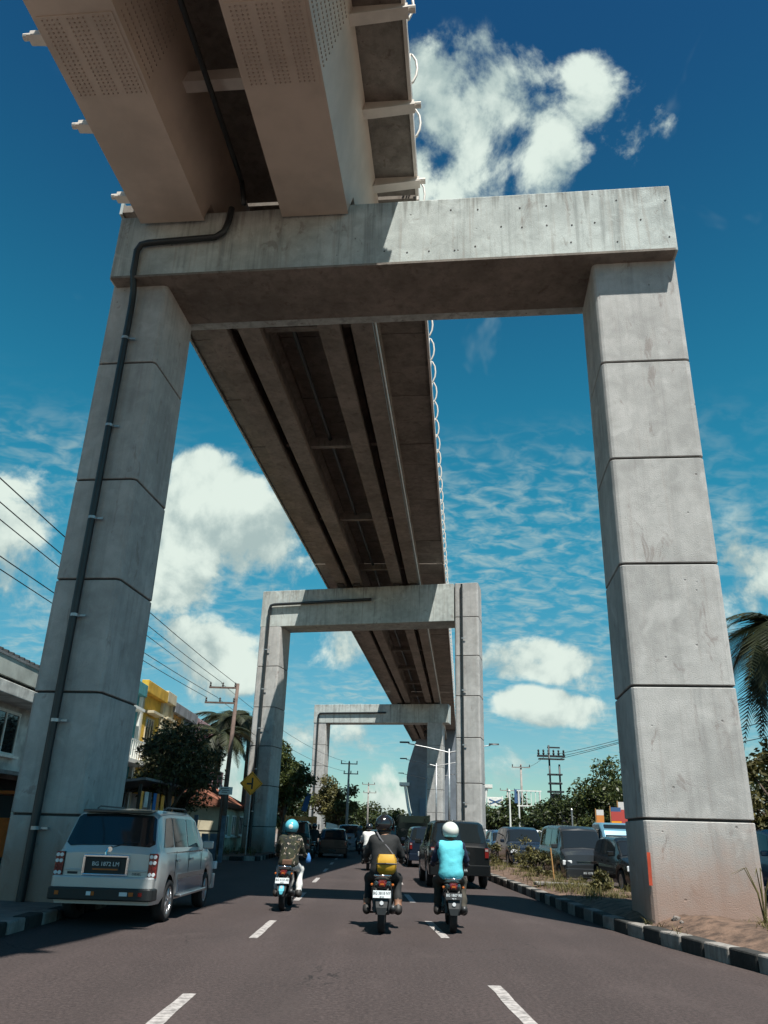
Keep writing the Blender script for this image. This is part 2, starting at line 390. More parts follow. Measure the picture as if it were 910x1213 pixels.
# ================================================================== SETTING
KR = [(7.3, -30), (6.5, 0), (5.9, 5), (5.22, 9), (4.82, 11.2), (4.52, 13), (4.30, 14.8), (4.19, 17.6), (4.20, 22.6), (4.12, 26.9), (4.08, 30.5), (4.0, 38), (3.95, 60), (3.95, 300)]
def kerb_x(y): return float(np.interp(y, [p[1] for p in KR], [p[0] for p in KR]))
OPL = [(9.6, -30), (8.9, 8), (8.1, 16), (6.9, 22), (6.15, 28), (6.15, 46), (6.6, 70), (7.9, 88), (8.2, 300)]
def opp_x(y): return float(np.interp(y, [p[1] for p in OPL], [p[0] for p in OPL]))
YS = list(np.arange(-30, 40, 1.0)) + list(np.arange(40, 120, 4.0)) + [130, 150, 180, 220, 260]

def strip(name, lx, rx, z, mat, kind='structure'):
    mb = MB(); vs_ = []; fs = []
    for y in YS: vs_ += [(lx(y), y, z), (rx(y), y, z)]
    for i in range(len(YS) - 1): fs.append((2 * i, 2 * i + 1, 2 * i + 3, 2 * i + 2))
    mb.add(vs_, fs); o = mb.build(name, mat); tag(o, kind=kind); return o
gmb = MB(); gmb.add([(-900, -400, -0.06), (900, -400, -0.06), (900, 1500, -0.06), (-900, 1500, -0.06)], [(0, 1, 2, 3)])
tag(gmb.build('ground', 'ground'), kind='structure')
road = strip('road', lambda y: -10.2, lambda y: kerb_x(y) + 0.1, 0.0, 'asphalt')
oroad = strip('opposite_road', lambda y: opp_x(y) - 0.1, lambda y: 17.0, -0.004, 'asphalt')

# median: soil with a low mound, higher round the near pier
def median_z(x, y):
    e = min(1.0, (x - kerb_x(y) - 0.1) / 0.5, (opp_x(y) - x) / 0.4); e = max(0.0, e)
    z = 0.17 + e * (0.05 + 0.13 * math.exp(-((y - 14.5) / 5.5) ** 2) + 0.05 * math.sin(1.7 * x + 0.9 * y) * math.sin(0.6 * y + x))
    return z + e * random.uniform(-0.018, 0.018)
mb = MB(); NX = 15; ys = list(np.arange(-12, 36, 0.35)) + list(np.arange(36, 120, 2.0)) + [150, 200, 260]
vs_ = []
for y in ys:
    a, b = kerb_x(y) + 0.1, opp_x(y) - 0.02
    for i in range(NX): x = a + (b - a) * i / (NX - 1); vs_.append((x, y, median_z(x, y)))
    vs_[-1] = (b, y, -0.03)
fs = [(i * NX + j, i * NX + j + 1, (i + 1) * NX + j + 1, (i + 1) * NX + j) for i in range(len(ys) - 1) for j in range(NX - 1)]
mb.add(vs_, fs); tag(mb.build('median_soil', 'soil', smooth=True), kind='structure')

def slab_island(name, poly, z, mat):
    o = MB().prism(poly, -0.05, z, 'Z').build(name, mat, bevel=0.02); tag(o, kind='structure'); return o
isl1 = slab_island('pier_pavement', rrect(-8.0, -5.27, -30, 19.6, 0.9, 5), 0.15, 'pavement')
isl2 = slab_island('pier_island', rrect(-8.6, -5.55, 39.7, 66, 0.9, 5), 0.17, 'soil')
side = slab_island('shop_pavement', [(-40, -30), (-10.2, -30), (-10.2, 200), (-40, 200)], 0.09, 'pavement')
sideR = slab_island('far_pavement', [(17.0, -30), (40, -30), (40, 260), (17.0, 260)], 0.09, 'pavement')

# kerb stones, one object each, black and white in turn
kerb_me = {}
for k in ('kerb_white', 'kerb_black'):
    m_ = MB().box((0, 0, 0), (0.24, 0.575, 0.34)); t_ = m_.build('tmp', k, bevel=0.025)
    dg = bpy.context.evaluated_depsgraph_get(); kerb_me[k] = bpy.data.meshes.new_from_object(t_.evaluated_get(dg)); bpy.data.objects.remove(t_)
def kerb_line(parent, pts, z, step=0.6, first=0):
    pts = [Vector((p[0], p[1], 0)) for p in pts]; seg = [(pts[i + 1] - pts[i]).length for i in range(len(pts) - 1)]
    total = sum(seg); s = step / 2; n = first
    while s < total:
        d = s; i = 0
        while d > seg[i]: d -= seg[i]; i += 1
        p = pts[i].lerp(pts[i + 1], d / seg[i]); t_ = (pts[i + 1] - pts[i]).normalized()
        o = inst(kerb_me['kerb_white' if n % 2 else 'kerb_black'], 'kerb_stone', parent, (p.x, p.y, z + random.uniform(-.012, .006)),
                 (random.uniform(-.015, .015), random.uniform(-.03, .03), math.atan2(-t_.x, t_.y) + random.uniform(-.02, .02)))
        s += step; n += 1
mk = MB(); 
for a, b in ((4, 30), (30, 60), (60, 160)):
    ys2 = list(np.linspace(a, b, 30)); mk.loft([[(kerb_x(y) - .09, y, -.05), (kerb_x(y) + .09, y, -.05), (kerb_x(y) + .09, y, .10), (kerb_x(y) - .09, y, .10)] for y in ys2])
mko = mk.build('median_kerb', 'joint'); tag(mko, kind='structure')
kerb_line(mko, [(kerb_x(y), y) for y in np.arange(5.0, 78, 0.5)], 0.035)
lk = MB().box((-5.17, 2, 0.03), (0.16, 33, 0.14)).build('pavement_kerb', 'joint'); tag(lk, kind='structure')
kerb_line(lk, [(-5.15, y) for y in np.arange(6.0, 19.0, 0.5)] + [(-5.3, 19.35), (-5.8, 19.62), (-7.6, 19.66)], 0.0, 0.62, 1)
ik = MB().box((-7.0, 39.9, 0.02), (2.4, 0.16, 0.14)).build('island_kerb', 'joint'); tag(ik, kind='structure')
kerb_line(ik, [(-8.55, 40.6), (-8.2, 39.75), (-6.1, 39.68), (-5.6, 40.0), (-5.48, 40.6), (-5.48, 56)], 0.02, 0.6)

# painted lane lines: children of the road
random.seed(3)
dash_v = []
def dash(y0, y1, xa, xb, w=0.13):
    mb_ = MB(); n = 6; vs_ = []; fs = []
    for i in range(n + 1):
        y = y0 + (y1 - y0) * i / n; x = xa + (xb - xa) * i / n
        vs_ += [(x - w / 2 + random.uniform(-.008, .008), y, 0.004), (x + w / 2 + random.uniform(-.008, .008), y, 0.004)]
    fs = [(2 * i, 2 * i + 1, 2 * i + 3, 2 * i + 2) for i in range(n)]
    mb_.add(vs_, fs); mb_.build('lane_marking', 'marking', road)
y = 6.2
while y < 110:
    xa = np.interp(y, [0, 20, 45, 110], [-1.72, -1.68, -2.0, -2.6]); xb = np.interp(y + 2.3, [0, 20, 45, 110], [-1.72, -1.68, -2.0, -2.6])
    dash(y, y + 2.35, xa, xb); y += 6.45
y = 7.1
while y < 110:
    f_ = lambda q: np.interp(q, [0, 8, 16, 22, 60, 110], [1.5, 1.38, 1.0, 0.86, 0.8, 0.7])
    dash(y, y + 2.35, f_(y), f_(y + 2.35)); y += 6.2
for y in np.arange(8, 110, 6.4): 
    mb_ = MB().box((12.2, y, 0.0), (0.13, 2.3, 0.004)); mb_.build('lane_marking', 'marking', oroad)

# ================================================================== PORTALS
def leg_lifts(parent, x0, x1, y0, y1, joints, ztop, zbot, mat='concrete_leg', rad=0.11):
    core = MB().prism(rrect(x0 + .04, x1 - .04, y0 + .04, y1 - .04, rad), zbot, ztop, 'Z').build('leg', 'joint', parent)
    zs = [zbot] + sorted(joints) + [ztop]
    for i in range(len(zs) - 1):
        a = zs[i] + (0.022 if i else 0); b = zs[i + 1] - (0.022 if i < len(zs) - 2 else 0.0)
        MB().prism(rrect(x0, x1, y0, y1, rad), a, b, 'Z').build('concrete_lift', mat, core, bevel=0.012, seg=1)
    return core
def pipe_with_clamps(parent, pts, r, clamps, name='drain_pipe'):
    p = MB().tube(pts, r, 12).build(name, 'pipe', parent, smooth=True, sharp=60)
    for c in clamps:
        MB().lathe([(-.03, r + .012), (.03, r + .012)], (c[0], c[1], c[2]), 'Z', 12).box((c[0] + r + .07, c[1] + .03, c[2]), (.16, .03, .04)).build('pipe_clamp', 'galv', p)
    return p

P1 = thing('portal_frame', 'nearest large concrete portal frame with grooved legs spanning the whole road', 'portal frame', (0, 14.62, 0), R(-6.856), 'concrete portal frames under the viaduct')
leg_lifts(P1, -6.80, -5.40, 0, 1.807, [11.3, 8.34, 6.09, 3.80, 1.58], 13.6, -0.05)
leg_lifts(P1, 4.566, 6.406, 0, 1.807, [10.85, 8.57, 6.33, 4.02, 1.79], 13.6, -0.05)
# crossbeam: slightly proud of the legs, chamfered soffit lip
MB().prism([(-.27, 13.50), (1.90, 13.50), (1.90, 15.376), (-.27, 15.376)], -6.76, 6.40, 'X').build('beam', 'concrete', P1, bevel=0.03)
MB().box((-.18, .60, 13.485), (13.0, 1.9, 0.06)).build('soffit_strip', 'concrete_shaded', P1)
MB().box((4.60, -.008, 1.02), (.055, .012, .50), (0, R(1), 0)).build('paint_mark', 'orange_red_paint', P1)
pts = [(-3.92, -.34, 15.4), (-3.94, -.38, 14.95), (-4.02, -.38, 14.66), (-4.22, -.38, 14.50), (-5.88, -.38, 14.44), (-6.05, -.38, 14.40), (-6.13, -.38, 14.22), (-6.14, -.35, 13.6), (-6.15, -.16, 13.2), (-6.16, -.11, 12.8), (-6.2, -.11, 0.1)]
pipe_with_clamps(P1, pts, 0.076, [(-6.165, -.11, z) for z in (11.9, 9.6, 7.4, 5.3, 3.25, 1.35)])
# form-tie holes on the beam face
tie = MB().lathe([(-.003, .020), (.012, .020), (.012, .012), (.004, .012)], (0, 0, 0), 'Y', 8).mesh('tie_hole', 'joint')
random.seed(5)
for i in range(15):
    for z in (13.86, 14.42, 14.98):
        if random.random() < .38: inst(tie, 'tie_hole', P1, (-1.2 + i * .53 + random.uniform(-.05, .05), -.275, z + random.uniform(-.05, .05)))

P2 = thing('portal_frame', 'second concrete portal frame with the diamond road sign before its left leg', 'portal frame', (0, 46.0, 0), R(-13.96), 'concrete portal frames under the viaduct')
leg_lifts(P2, -7.78, -6.35, 0, 1.75, [10.6, 8.15, 5.9, 3.7, 1.5], 13.07, -0.05)
leg_lifts(P2, 4.50, 5.92, 0, 1.75, [13.3, 11.0, 8.7, 6.4, 4.0, 1.7], 15.39, -0.05)
MB().prism([(.0, 13.07), (1.75, 13.07), (1.75, 15.39), (.0, 15.39)], -7.78, 4.455, 'X').build('beam', 'concrete', P2, bevel=0.03)
pipe_with_clamps(P2, [(-.6, -.14, 14.55), (-6.9, -.14, 14.45), (-7.12, -.13, 14.40), (-7.2, -.13, 14.1), (-7.2, -.12, 12.5), (-7.2, -.12, .1)], 0.09, [(-7.2, -.12, z) for z in (11.6, 9.2, 6.9, 4.6, 2.3)])
pipe_with_clamps(P2, [(4.95, -.1, 15.3), (4.95, -.1, 8.0), (4.95, -.1, .15)], 0.06, [(4.95, -.1, z) for z in (12, 9, 6, 3)])

P3 = thing('portal_frame', 'third smaller-looking concrete portal frame far down the road, beam overhanging its right leg', 'portal frame', (0, 94.0, 0), R(-13.5), 'concrete portal frames under the viaduct')
leg_lifts(P3, -7.86, -6.30, 0, 1.8, [10.7, 8.3, 5.9, 3.5, 1.2], 13.2, -0.05)
leg_lifts(P3, 5.90, 7.70, 0, 1.8, [10.7, 8.3, 5.9, 3.5, 1.2], 13.2, -0.05)
MB().prism([(-.05, 13.2), (1.85, 13.2), (1.85, 15.34), (-.05, 15.34)], -7.9, 8.4, 'X').build('beam', 'concrete', P3, bevel=0.03)
pipe_with_clamps(P3, [(1, -.16, 14.35), (-7.1, -.16, 14.3), (-7.3, -.14, 14.1), (-7.3, -.12, 13.0), (-7.3, -.12, .1)], 0.10, [])

# ================================================================== VIADUCT SPANS
AZ = math.atan(0.106)
def path(y):
    """centre and heading of the deck at world y"""
    x = -3.05 + 0.106 * (y - 20); a = AZ
    if y < 8: x -= (8 - y) ** 2 / 64.0; a = math.atan(0.106 + (8 - y) / 32.0)  # bend out of view, shaped to shift where the deck shadow falls
    return x, a
def at_path(y, off, z):
    x, a = path(y); return (x + math.cos(a) * off, y - math.sin(a) * off, z)
def sweep(mb, prof, ys_, closed=True):
    mb.loft([[at_path(y, o, z) for (o, z) in prof] for y in ys_], closed, True); return mb
def rail(parent, y0, y1, step, side=1):
    rp = MB()
    for z, r in ((17.78, .022), (18.05, .022), (18.42, .03)):
        rp.tube([at_path(y, side * 4.02, z) for y in np.linspace(y0, y1, 12)], r, 6)
    ra = rp.build('railing', 'dark_metal', parent)
    pm = MB().tube([(0.03, 0, 0), (.13, 0, .10), (.20, 0, .30), (.22, 0, .52), (.19, 0, .78), (.10, 0, .98), (.0, 0, 1.04)], [.026, .03, .03, .03, .03, .026, .022], 8)
    pm.box((0.04, 0, .5), (.03, .05, 1.0))
    me = pm.mesh('railing_post', 'steel_edge', True)
    y = y0 + step / 2
    while y < y1:
        x, a = path(y); p = at_path(y, side * 4.03, 17.38)
        inst(me, 'railing_post', ra, p, (0, 0, -a if side > 0 else math.pi - a)); y += step
# ---- steel span over the camera
S1 = thing('steel_viaduct_span', 'beige steel twin box girder viaduct span overhead, nearest the camera', 'viaduct', (0, 0, 0))
ysd = list(np.linspace(-46, 8, 22)) + [14.70]
random.seed(12)
tb = lambda o, z0=15.07, hw0=.765: [(o - hw0, z0), (o + hw0, z0), (o + 1.30, 16.98), (o - 1.30, 16.98)]
for off in (-1.76, 1.76):
    g = sweep(MB(), tb(off), ysd).build('box_girder', 'steel_beige', S1)
    sweep(MB(), [(off - .90, 15.56), (off + .90, 15.56), (off + 1.295, 16.975), (off - 1.295, 16.975)], [14.68, 17.2]).build('girder_seat', 'steel_beige', S1)
    sweep(MB(), [(off - .3, 15.376), (off + .3, 15.376), (off + .3, 15.562), (off - .3, 15.562)], [15.2, 15.9]).build('bearing', 'joint', S1)
    # flange edge lips
    sweep(MB(), [(off - .80, 15.045), (off + .80, 15.045), (off + .80, 15.075), (off - .80, 15.075)], ysd).build('bottom_flange', 'steel_beige', g)
    for yw in (8.1, 5.2, 2.0): sweep(MB(), [(off - .80, 15.040), (off + .80, 15.040), (off + .80, 15.046), (off - .80, 15.046)], [yw - .012, yw + .012]).build('weld_seam', 'steel_bolt', g)
    # bolted splice: plate on the soffit and on the outer web, with its bolts
    for yc in (10.35, -1.8, -14):
        sweep(MB(), [(off - .72, 15.027), (off + .72, 15.027), (off + .72, 15.05), (off - .72, 15.05)], [yc - .85, yc + .85]).build('splice_plate', 'steel_beige', g)
        bl = MB()
        if yc > 0:
            for i in range(20):
                for j in range(14):
                    if j in (4, 9): continue
                    p = at_path(yc - .78 + i * .082, off - .63 + j * .097, 15.014)
                    bl.lathe([(-.012, .016), (.014, .020)], p, 'Z', 6)
            for i in range(16):
                for j in range(9):
                    z = 15.25 + j * .17; hw_ = .765 + .535 * (z - 15.07) / 1.91
                    p = at_path(yc - .7 + i * .09, off + hw_ + .006, z); bl.box(p, (.02, .035, .035))
            tag(bl.build('bolt_field', 'steel_bolt', g), kind='stuff')
sweep(MB(), [(-3.6, 17.06), (4.05, 17.06), (4.05, 17.30), (-3.6, 17.30)], ysd[:-1] + [16.25]).build('deck_slab', 'concrete_shaded', S1)
for s in (-1, 1):
    e_ = 4.052 if s > 0 else 3.602
    sweep(MB(), [(s * e_, 17.02), (s * (e_ + .08), 17.02), (s * (e_ + .08), 17.40), (s * e_, 17.40)], ysd[:-1] + [16.25]).build('edge_beam', 'steel_edge', S1)
y = 15.68
while y > -30:
    for s in (-1, 1):
        q_ = 1.0 if s > 0 else 0.93; b_ = MB(); prof = lambda off, z0: [at_path(y - .07, s * off, z0), at_path(y + .07, s * off, z0), at_path(y + .07, s * off, 17.055), at_path(y - .07, s * off, 17.055)]
        b_.loft([prof(2.9, 16.76), prof(3.6 * q_, 16.82), prof(4.18 * q_, 16.88)])
        b_.loft([[at_path(y - .13, s * o, z), at_path(y + .13, s * o, z), at_path(y + .13, s * o, z + .03), at_path(y - .13, s * o, z + .03)] for o, z in ((2.9, 16.73), (3.6 * q_, 16.79), (4.2 * q_, 16.85))])
        b_.tube([at_path(y, s * 4.0 * q_, 16.95), at_path(y, s * 4.34 * q_, 16.95)], .075, 10)
        b_.build('bracket', 'steel_edge', S1)
    y -= 2.25
y = 12.0
while y > -30:
    sweep(MB(), [(-.93, 16.18), (.93, 16.18), (.93, 16.48), (-.93, 16.48)], [y - .14, y + .14]).build('cross_beam', 'steel_edge' if abs(y - 12.0) < .1 else 'steel_beige', S1); y -= 4.5
MB().tube([at_path(y, -.05, 15.95) for y in np.linspace(-20, 14.4, 14)], .065, 8).build('drain_pipe', 'pipe', S1, smooth=True)
MB().tube([at_path(14.4, -.05, 15.95), at_path(14.6, -.02, 15.6), at_path(14.62, .0, 15.42)], .065, 8).build('drain_elbow', 'pipe', S1, smooth=True)
rail(S1, 5, 16.2, 1.5)

# ---- concrete spans
def i_girder(a, b, z0=15.52):
    c = (a + b) / 2; h = (b - a) / 2
    return [(a, z0), (b, z0), (b, z0 + .24), (c + .12, z0 + .46), (c + .12, 16.70), (c + h * .9, 16.86), (c + h * .9, 17.05), (c - h * .9, 17.05), (c - h * .9, 16.86), (c - .12, 16.70), (c - .12, z0 + .46), (a, z0 + .24)]
def concrete_span(label, y0, y1, detail):
    S = thing('concrete_viaduct_span', label, 'viaduct', (0, 0, 0), 0, 'concrete viaduct spans')
    for a, b in ((-2.58, -1.92), (-1.57, -.90), (.90, 1.57), (1.92, 2.58)):
        g = sweep(MB(), i_girder(a, b), [y0, y1]).build('girder', 'concrete_shaded', S)
        for y in ((y0 + .6), (y1 - .6)): sweep(MB(), [((a + b) / 2 - .2, 15.38), ((a + b) / 2 + .2, 15.38), ((a + b) / 2 + .2, 15.53), ((a + b) / 2 - .2, 15.53)], [y - .25, y + .25]).build('bearing', 'joint', g)
    n = int((y1 - y0) / 2.0); st = (y1 - y0) / n
    for i in range(n):
        dz = random.choice((0, 0, .012, .025))
        sweep(MB(), [(-4.05, 17.06 + dz), (4.05, 17.06 + dz), (4.05, 17.30), (-4.05, 17.30)], [y0 + i * st + .012, y0 + (i + 1) * st - .012]).build('slab_panel', 'concrete_shaded', S)
    for s in (-1, 1):
        sweep(MB(), [(s * 4.052, 17.0), (s * 4.13, 17.0), (s * 4.13, 17.42), (s * 4.052, 17.42)], [y0, y1]).build('edge_beam', 'steel_edge' if s > 0 else 'concrete', S)
    y = y0 + 4.0
    while y < y1:
        sweep(MB(), [(-.9, 15.9), (.9, 15.9), (.9, 16.25), (-.9, 16.25)], [y - .12, y + .12]).build('diaphragm', 'concrete_shaded', S)
        for c in (-1.75, 1.75): sweep(MB(), [(c - .18, 16.0), (c + .18, 16.0), (c + .18, 16.9), (c - .18, 16.9)], [y - .12, y + .12]).build('diaphragm', 'concrete_shaded', S)
        y += 8.0
    MB().tube([at_path(y0, 2.63, 15.72), at_path(y1, 2.63, 15.72)], .035, 8).build('conduit', 'white_paint', S)
    MB().tube([at_path(y0, -.1, 16.2), at_path(y1, -.1, 16.2)], .08, 8).build('drain_pipe', 'pipe', S)
    rail(S, y0, y1, 1.5 if detail else 3.0)
    return S
random.seed(21)
concrete_span('long dark concrete girder span between the nearest and second portal frames', 16.35, 46.6, True)
concrete_span('concrete girder span between the second and third portal frames', 46.7, 94.6, True)
concrete_span('farthest concrete girder span beyond the third portal frame', 94.7, 150, False)

# ---- station hall standing in the median at the end of the viaduct
ST = thing('station_hall', 'blue grey elevated station hall with bulging sides at the far end of the viaduct', 'station', (11.2, 131.5, 0), -AZ)
def hull(y): return [(-4.6, y, 1.6), (4.6, y, 1.6), (5.6, y, 5), (6.2, y, 8.0), (6.3, y, 9.6), (6.0, y, 11.6), (5.2, y, 14.2), (4.3, y, 16.6), (3.0, y, 18.0), (-3.0, y, 18.0), (-4.3, y, 16.6), (-5.2, y, 14.2), (-6.0, y, 11.6), (-6.3, y, 9.6), (-6.2, y, 8.0), (-5.6, y, 5)]
pmat('station_wall', (0.16, 0.18, 0.21), 0.5, 0, 0.25, 0.6)
pmat('station_panel', (0.10, 0.14, 0.20), 0.35, 0, 0.2, 0.5)
MB().loft([hull(0), hull(38)]).build('hall_shell', 'station_wall', ST, smooth=True, sharp=40)
for s in (-1, 1):
    MB().box((s * 6.6, 1.0, 8.5), (1.6, 3.0, .5)).build('ledge', 'white_paint', ST)
    MB().tube([(s * 5.0, -.12, 1.7), (s * 5.95, -.12, 5), (s * 6.5, -.12, 8.2)], .22, 8).build('side_rib', 'white_paint', ST)
    MB().box((s * 3.4, -.1, 4.2), (1.5, .2, 4.4)).build('end_panel', 'station_panel', ST)
    MB().box((s * 3.6, 3.0, .8), (1.6, 1.6, 1.9)).build('column', 'concrete', ST)

# ================================================================== VEHICLES
def paint(name, col, metal=0.35, rough=0.22, coat=0.40):
    if name not in MATS: pmat(name, col, rough, metal, 0.06, 1.2, 0, 1, 0.25, coat)
    return name
paint('paint_silver', (0.50, 0.505, 0.50), 0.35, 0.30, .6); paint('paint_black', (0.007, 0.008, 0.009), 0.0, 0.25)
paint('paint_navy', (0.012, 0.020, 0.036), 0.2); paint('paint_blue', (0.03, 0.07, 0.13), 0.2); paint('paint_grey', (0.028, 0.032, 0.036), 0.2)
paint('paint_white', (0.62, 0.64, 0.64), 0.0, 0.3); paint('paint_teal', (0.10, 0.22, 0.30), 0.2); paint('paint_darkgreen', (0.015, 0.022, 0.018), 0.1)
paint('paint_bluesilver', (0.16, 0.20, 0.26), 0.4); paint('paint_orange', (0.62, 0.24, 0.06), 0.0, 0.5)
pmat('plate_white', (0.62, 0.66, 0.68), 0.5); pmat('plate_black', (0.015, 0.015, 0.016), 0.5); pmat('ink', (0.02, 0.02, 0.022), 0.6)
pmat('lens_dim', (0.30, 0.24, 0.23), 0.2); pmat('grey_plastic', (0.055, 0.058, 0.062), 0.6)

class Shell:
    """car body surface: sections along y, eight points from sill to roof centre"""
    def __init__(s, L, W, top, belt, sill, axles, wr, hwp, tumble=0.80):
        s.L, s.W = L, W; s.top = top; s.belt = belt; s.sill = sill; s.axles = axles; s.wr = wr; s.hwp = hwp; s.tumble = tumble
    def sec(s, y):
        ip = lambda pr: float(np.interp(y, [p[0] for p in pr], [p[1] for p in pr]))
        t, be, hw = ip(s.top), ip(s.belt), ip(s.hwp) * s.W / 2; zb = s.sill
        for a in s.axles:
            r = s.wr + 0.07; d = abs(y - a)
            if d < r: zb = max(zb, s.wr + math.sqrt(r * r - d * d) * 1.0)
        if t > be + 0.12:
            rw = hw * s.tumble; k = min(1.0, (t - be) / 0.55); rw = hw * (0.95 - (0.95 - s.tumble) * k)
            pts = [(hw * .94, zb), (hw * .99, max(zb + .05, s.sill + .10)), (hw, max(zb + .08, (s.sill + be) / 2)), (hw * .985, be - .03), (hw * .955, be + .01), (rw, t - .075), (rw * .86, t - .012), (0, t + .012)]
        else:
            be2 = min(be, t - .05)
            pts = [(hw * .94, zb), (hw * .99, max(zb + .05, s.sill + .10)), (hw, max(zb + .08, (s.sill + be2) / 2)), (hw * .985, max(zb + .1, be2 - .06)), (hw * .95, max(zb + .11, t - .05)), (hw * .86, t - .015), (hw * .6, t), (0, t + .012)]
        return pts
    def ys(s):
        k = set(np.round(np.linspace(0, s.L, 56), 4))
        for p in s.top + s.belt: k.add(round(p[0], 4))
        for a in s.axles:
            for q in np.linspace(-1, 1, 17): k.add(round(a + q * (s.wr + .069), 4))
        return sorted(v for v in k if 0 <= v <= s.L)
    def body(s, name, mat, parent, yc):
        rings = []
        for y in s.ys():
            p = s.sec(y); rings.append([(x, y - yc, z) for x, z in p] + [(-x, y - yc, z) for x, z in p[-2::-1]])
        mb = MB(); n = len(rings[0]); mb.loft(rings, False, False)
        for r, fl in ((rings[0], 1), (rings[-1], 0)):
            o = len(mb.v); mb.v += r; mb.f.append(tuple(range(o, o + n))); mb.m.append(0)
        return mb.build(name, mat, parent, smooth=True, sharp=32)
    def point(s, y, a, side=1):
        p = s.sec(y); i = min(int(a), 6); f = a - i
        return Vector((side * (p[i][0] * (1 - f) + p[i + 1][0] * f), y, p[i][1] * (1 - f) + p[i + 1][1] * f))
    def patch(s, f0, f1, ay, by, na, ny, yc, side=1, eps=0.006):
        """patch between section parameters ay..by; y limits are functions of the parameter"""
        mb = MB(); vs_ = []; 
        for i in range(na + 1):
            a = ay + (by - ay) * i / na; u = i / na
            y0, y1 = f0(u), f1(u)
            for j in range(ny + 1):
                y = y0 + (y1 - y0) * j / ny; P = s.point(y, a, side)
                da = s.point(y, min(a + .05, 6.99), side) - s.point(y, max(a - .05, 0), side); dy = s.point(y + .02, a, side) - s.point(y - .02, a, side)
                nrm = da.cross(dy)
                if nrm.length < 1e-9: nrm = Vector((0, 0, 1))
                nrm.normalize()
                if nrm.dot(Vector((side * 1.0, 0, 1.0))) < 0: nrm = -nrm
                P = P + nrm * eps; vs_.append((P.x, P.y - yc, P.z))
        fs = [(i * (ny + 1) + j, i * (ny + 1) + j + 1, (i + 1) * (ny + 1) + j + 1, (i + 1) * (ny + 1) + j) for i in range(na) for j in range(ny)]
        return mb.add(vs_, fs)

_wheel_cache = {}
def wheel_set(parent, axles, W, wr, yc, rim='alloy', tw=0.19, name='wheel'):
    key = (wr, rim, tw)
    if key not in _wheel_cache:
        ty = MB().lathe([(-tw / 2, wr * .66), (-tw / 2, wr * .92), (-tw * .38, wr * .985), (-tw * .2, wr), (tw * .2, wr), (tw * .38, wr * .985), (tw / 2, wr * .92), (tw / 2, wr * .66), (tw * .2, wr * .6), (-tw * .45, wr * .6), (-tw / 2, wr * .66)], (0, 0, 0), 'X', 28, caps=False)
        rm = MB().lathe([(tw * .38, wr * .67), (tw * .47, wr * .66), (tw * .44, wr * .60), (tw * .12, wr * .56), (tw * .10, .0001)], (0, 0, 0), 'X', 28)
        for k in range(5):
            a = 2 * math.pi * k / 5; rr = wr * .36
            rm.box((tw * .36, rr * math.cos(a), rr * math.sin(a)), (.035, wr * .56, wr * .17), (a, 0, 0))
        rm.lathe([(tw * .30, wr * .13), (tw * .46, wr * .11), (tw * .46, .0001)], (0, 0, 0), 'X', 12)
        _wheel_cache[key] = (ty.mesh('tyre', 'rubber', True), rm.mesh('rim', rim))
    ty, rm = _wheel_cache[key]
    for a in axles:
        for s_ in (1, -1):
            w = inst(ty, name, parent, (s_ * (W / 2 - tw / 2 - .015), a - yc, wr), (0, 0, 0 if s_ > 0 else math.pi))
            inst(rm, 'rim', w)

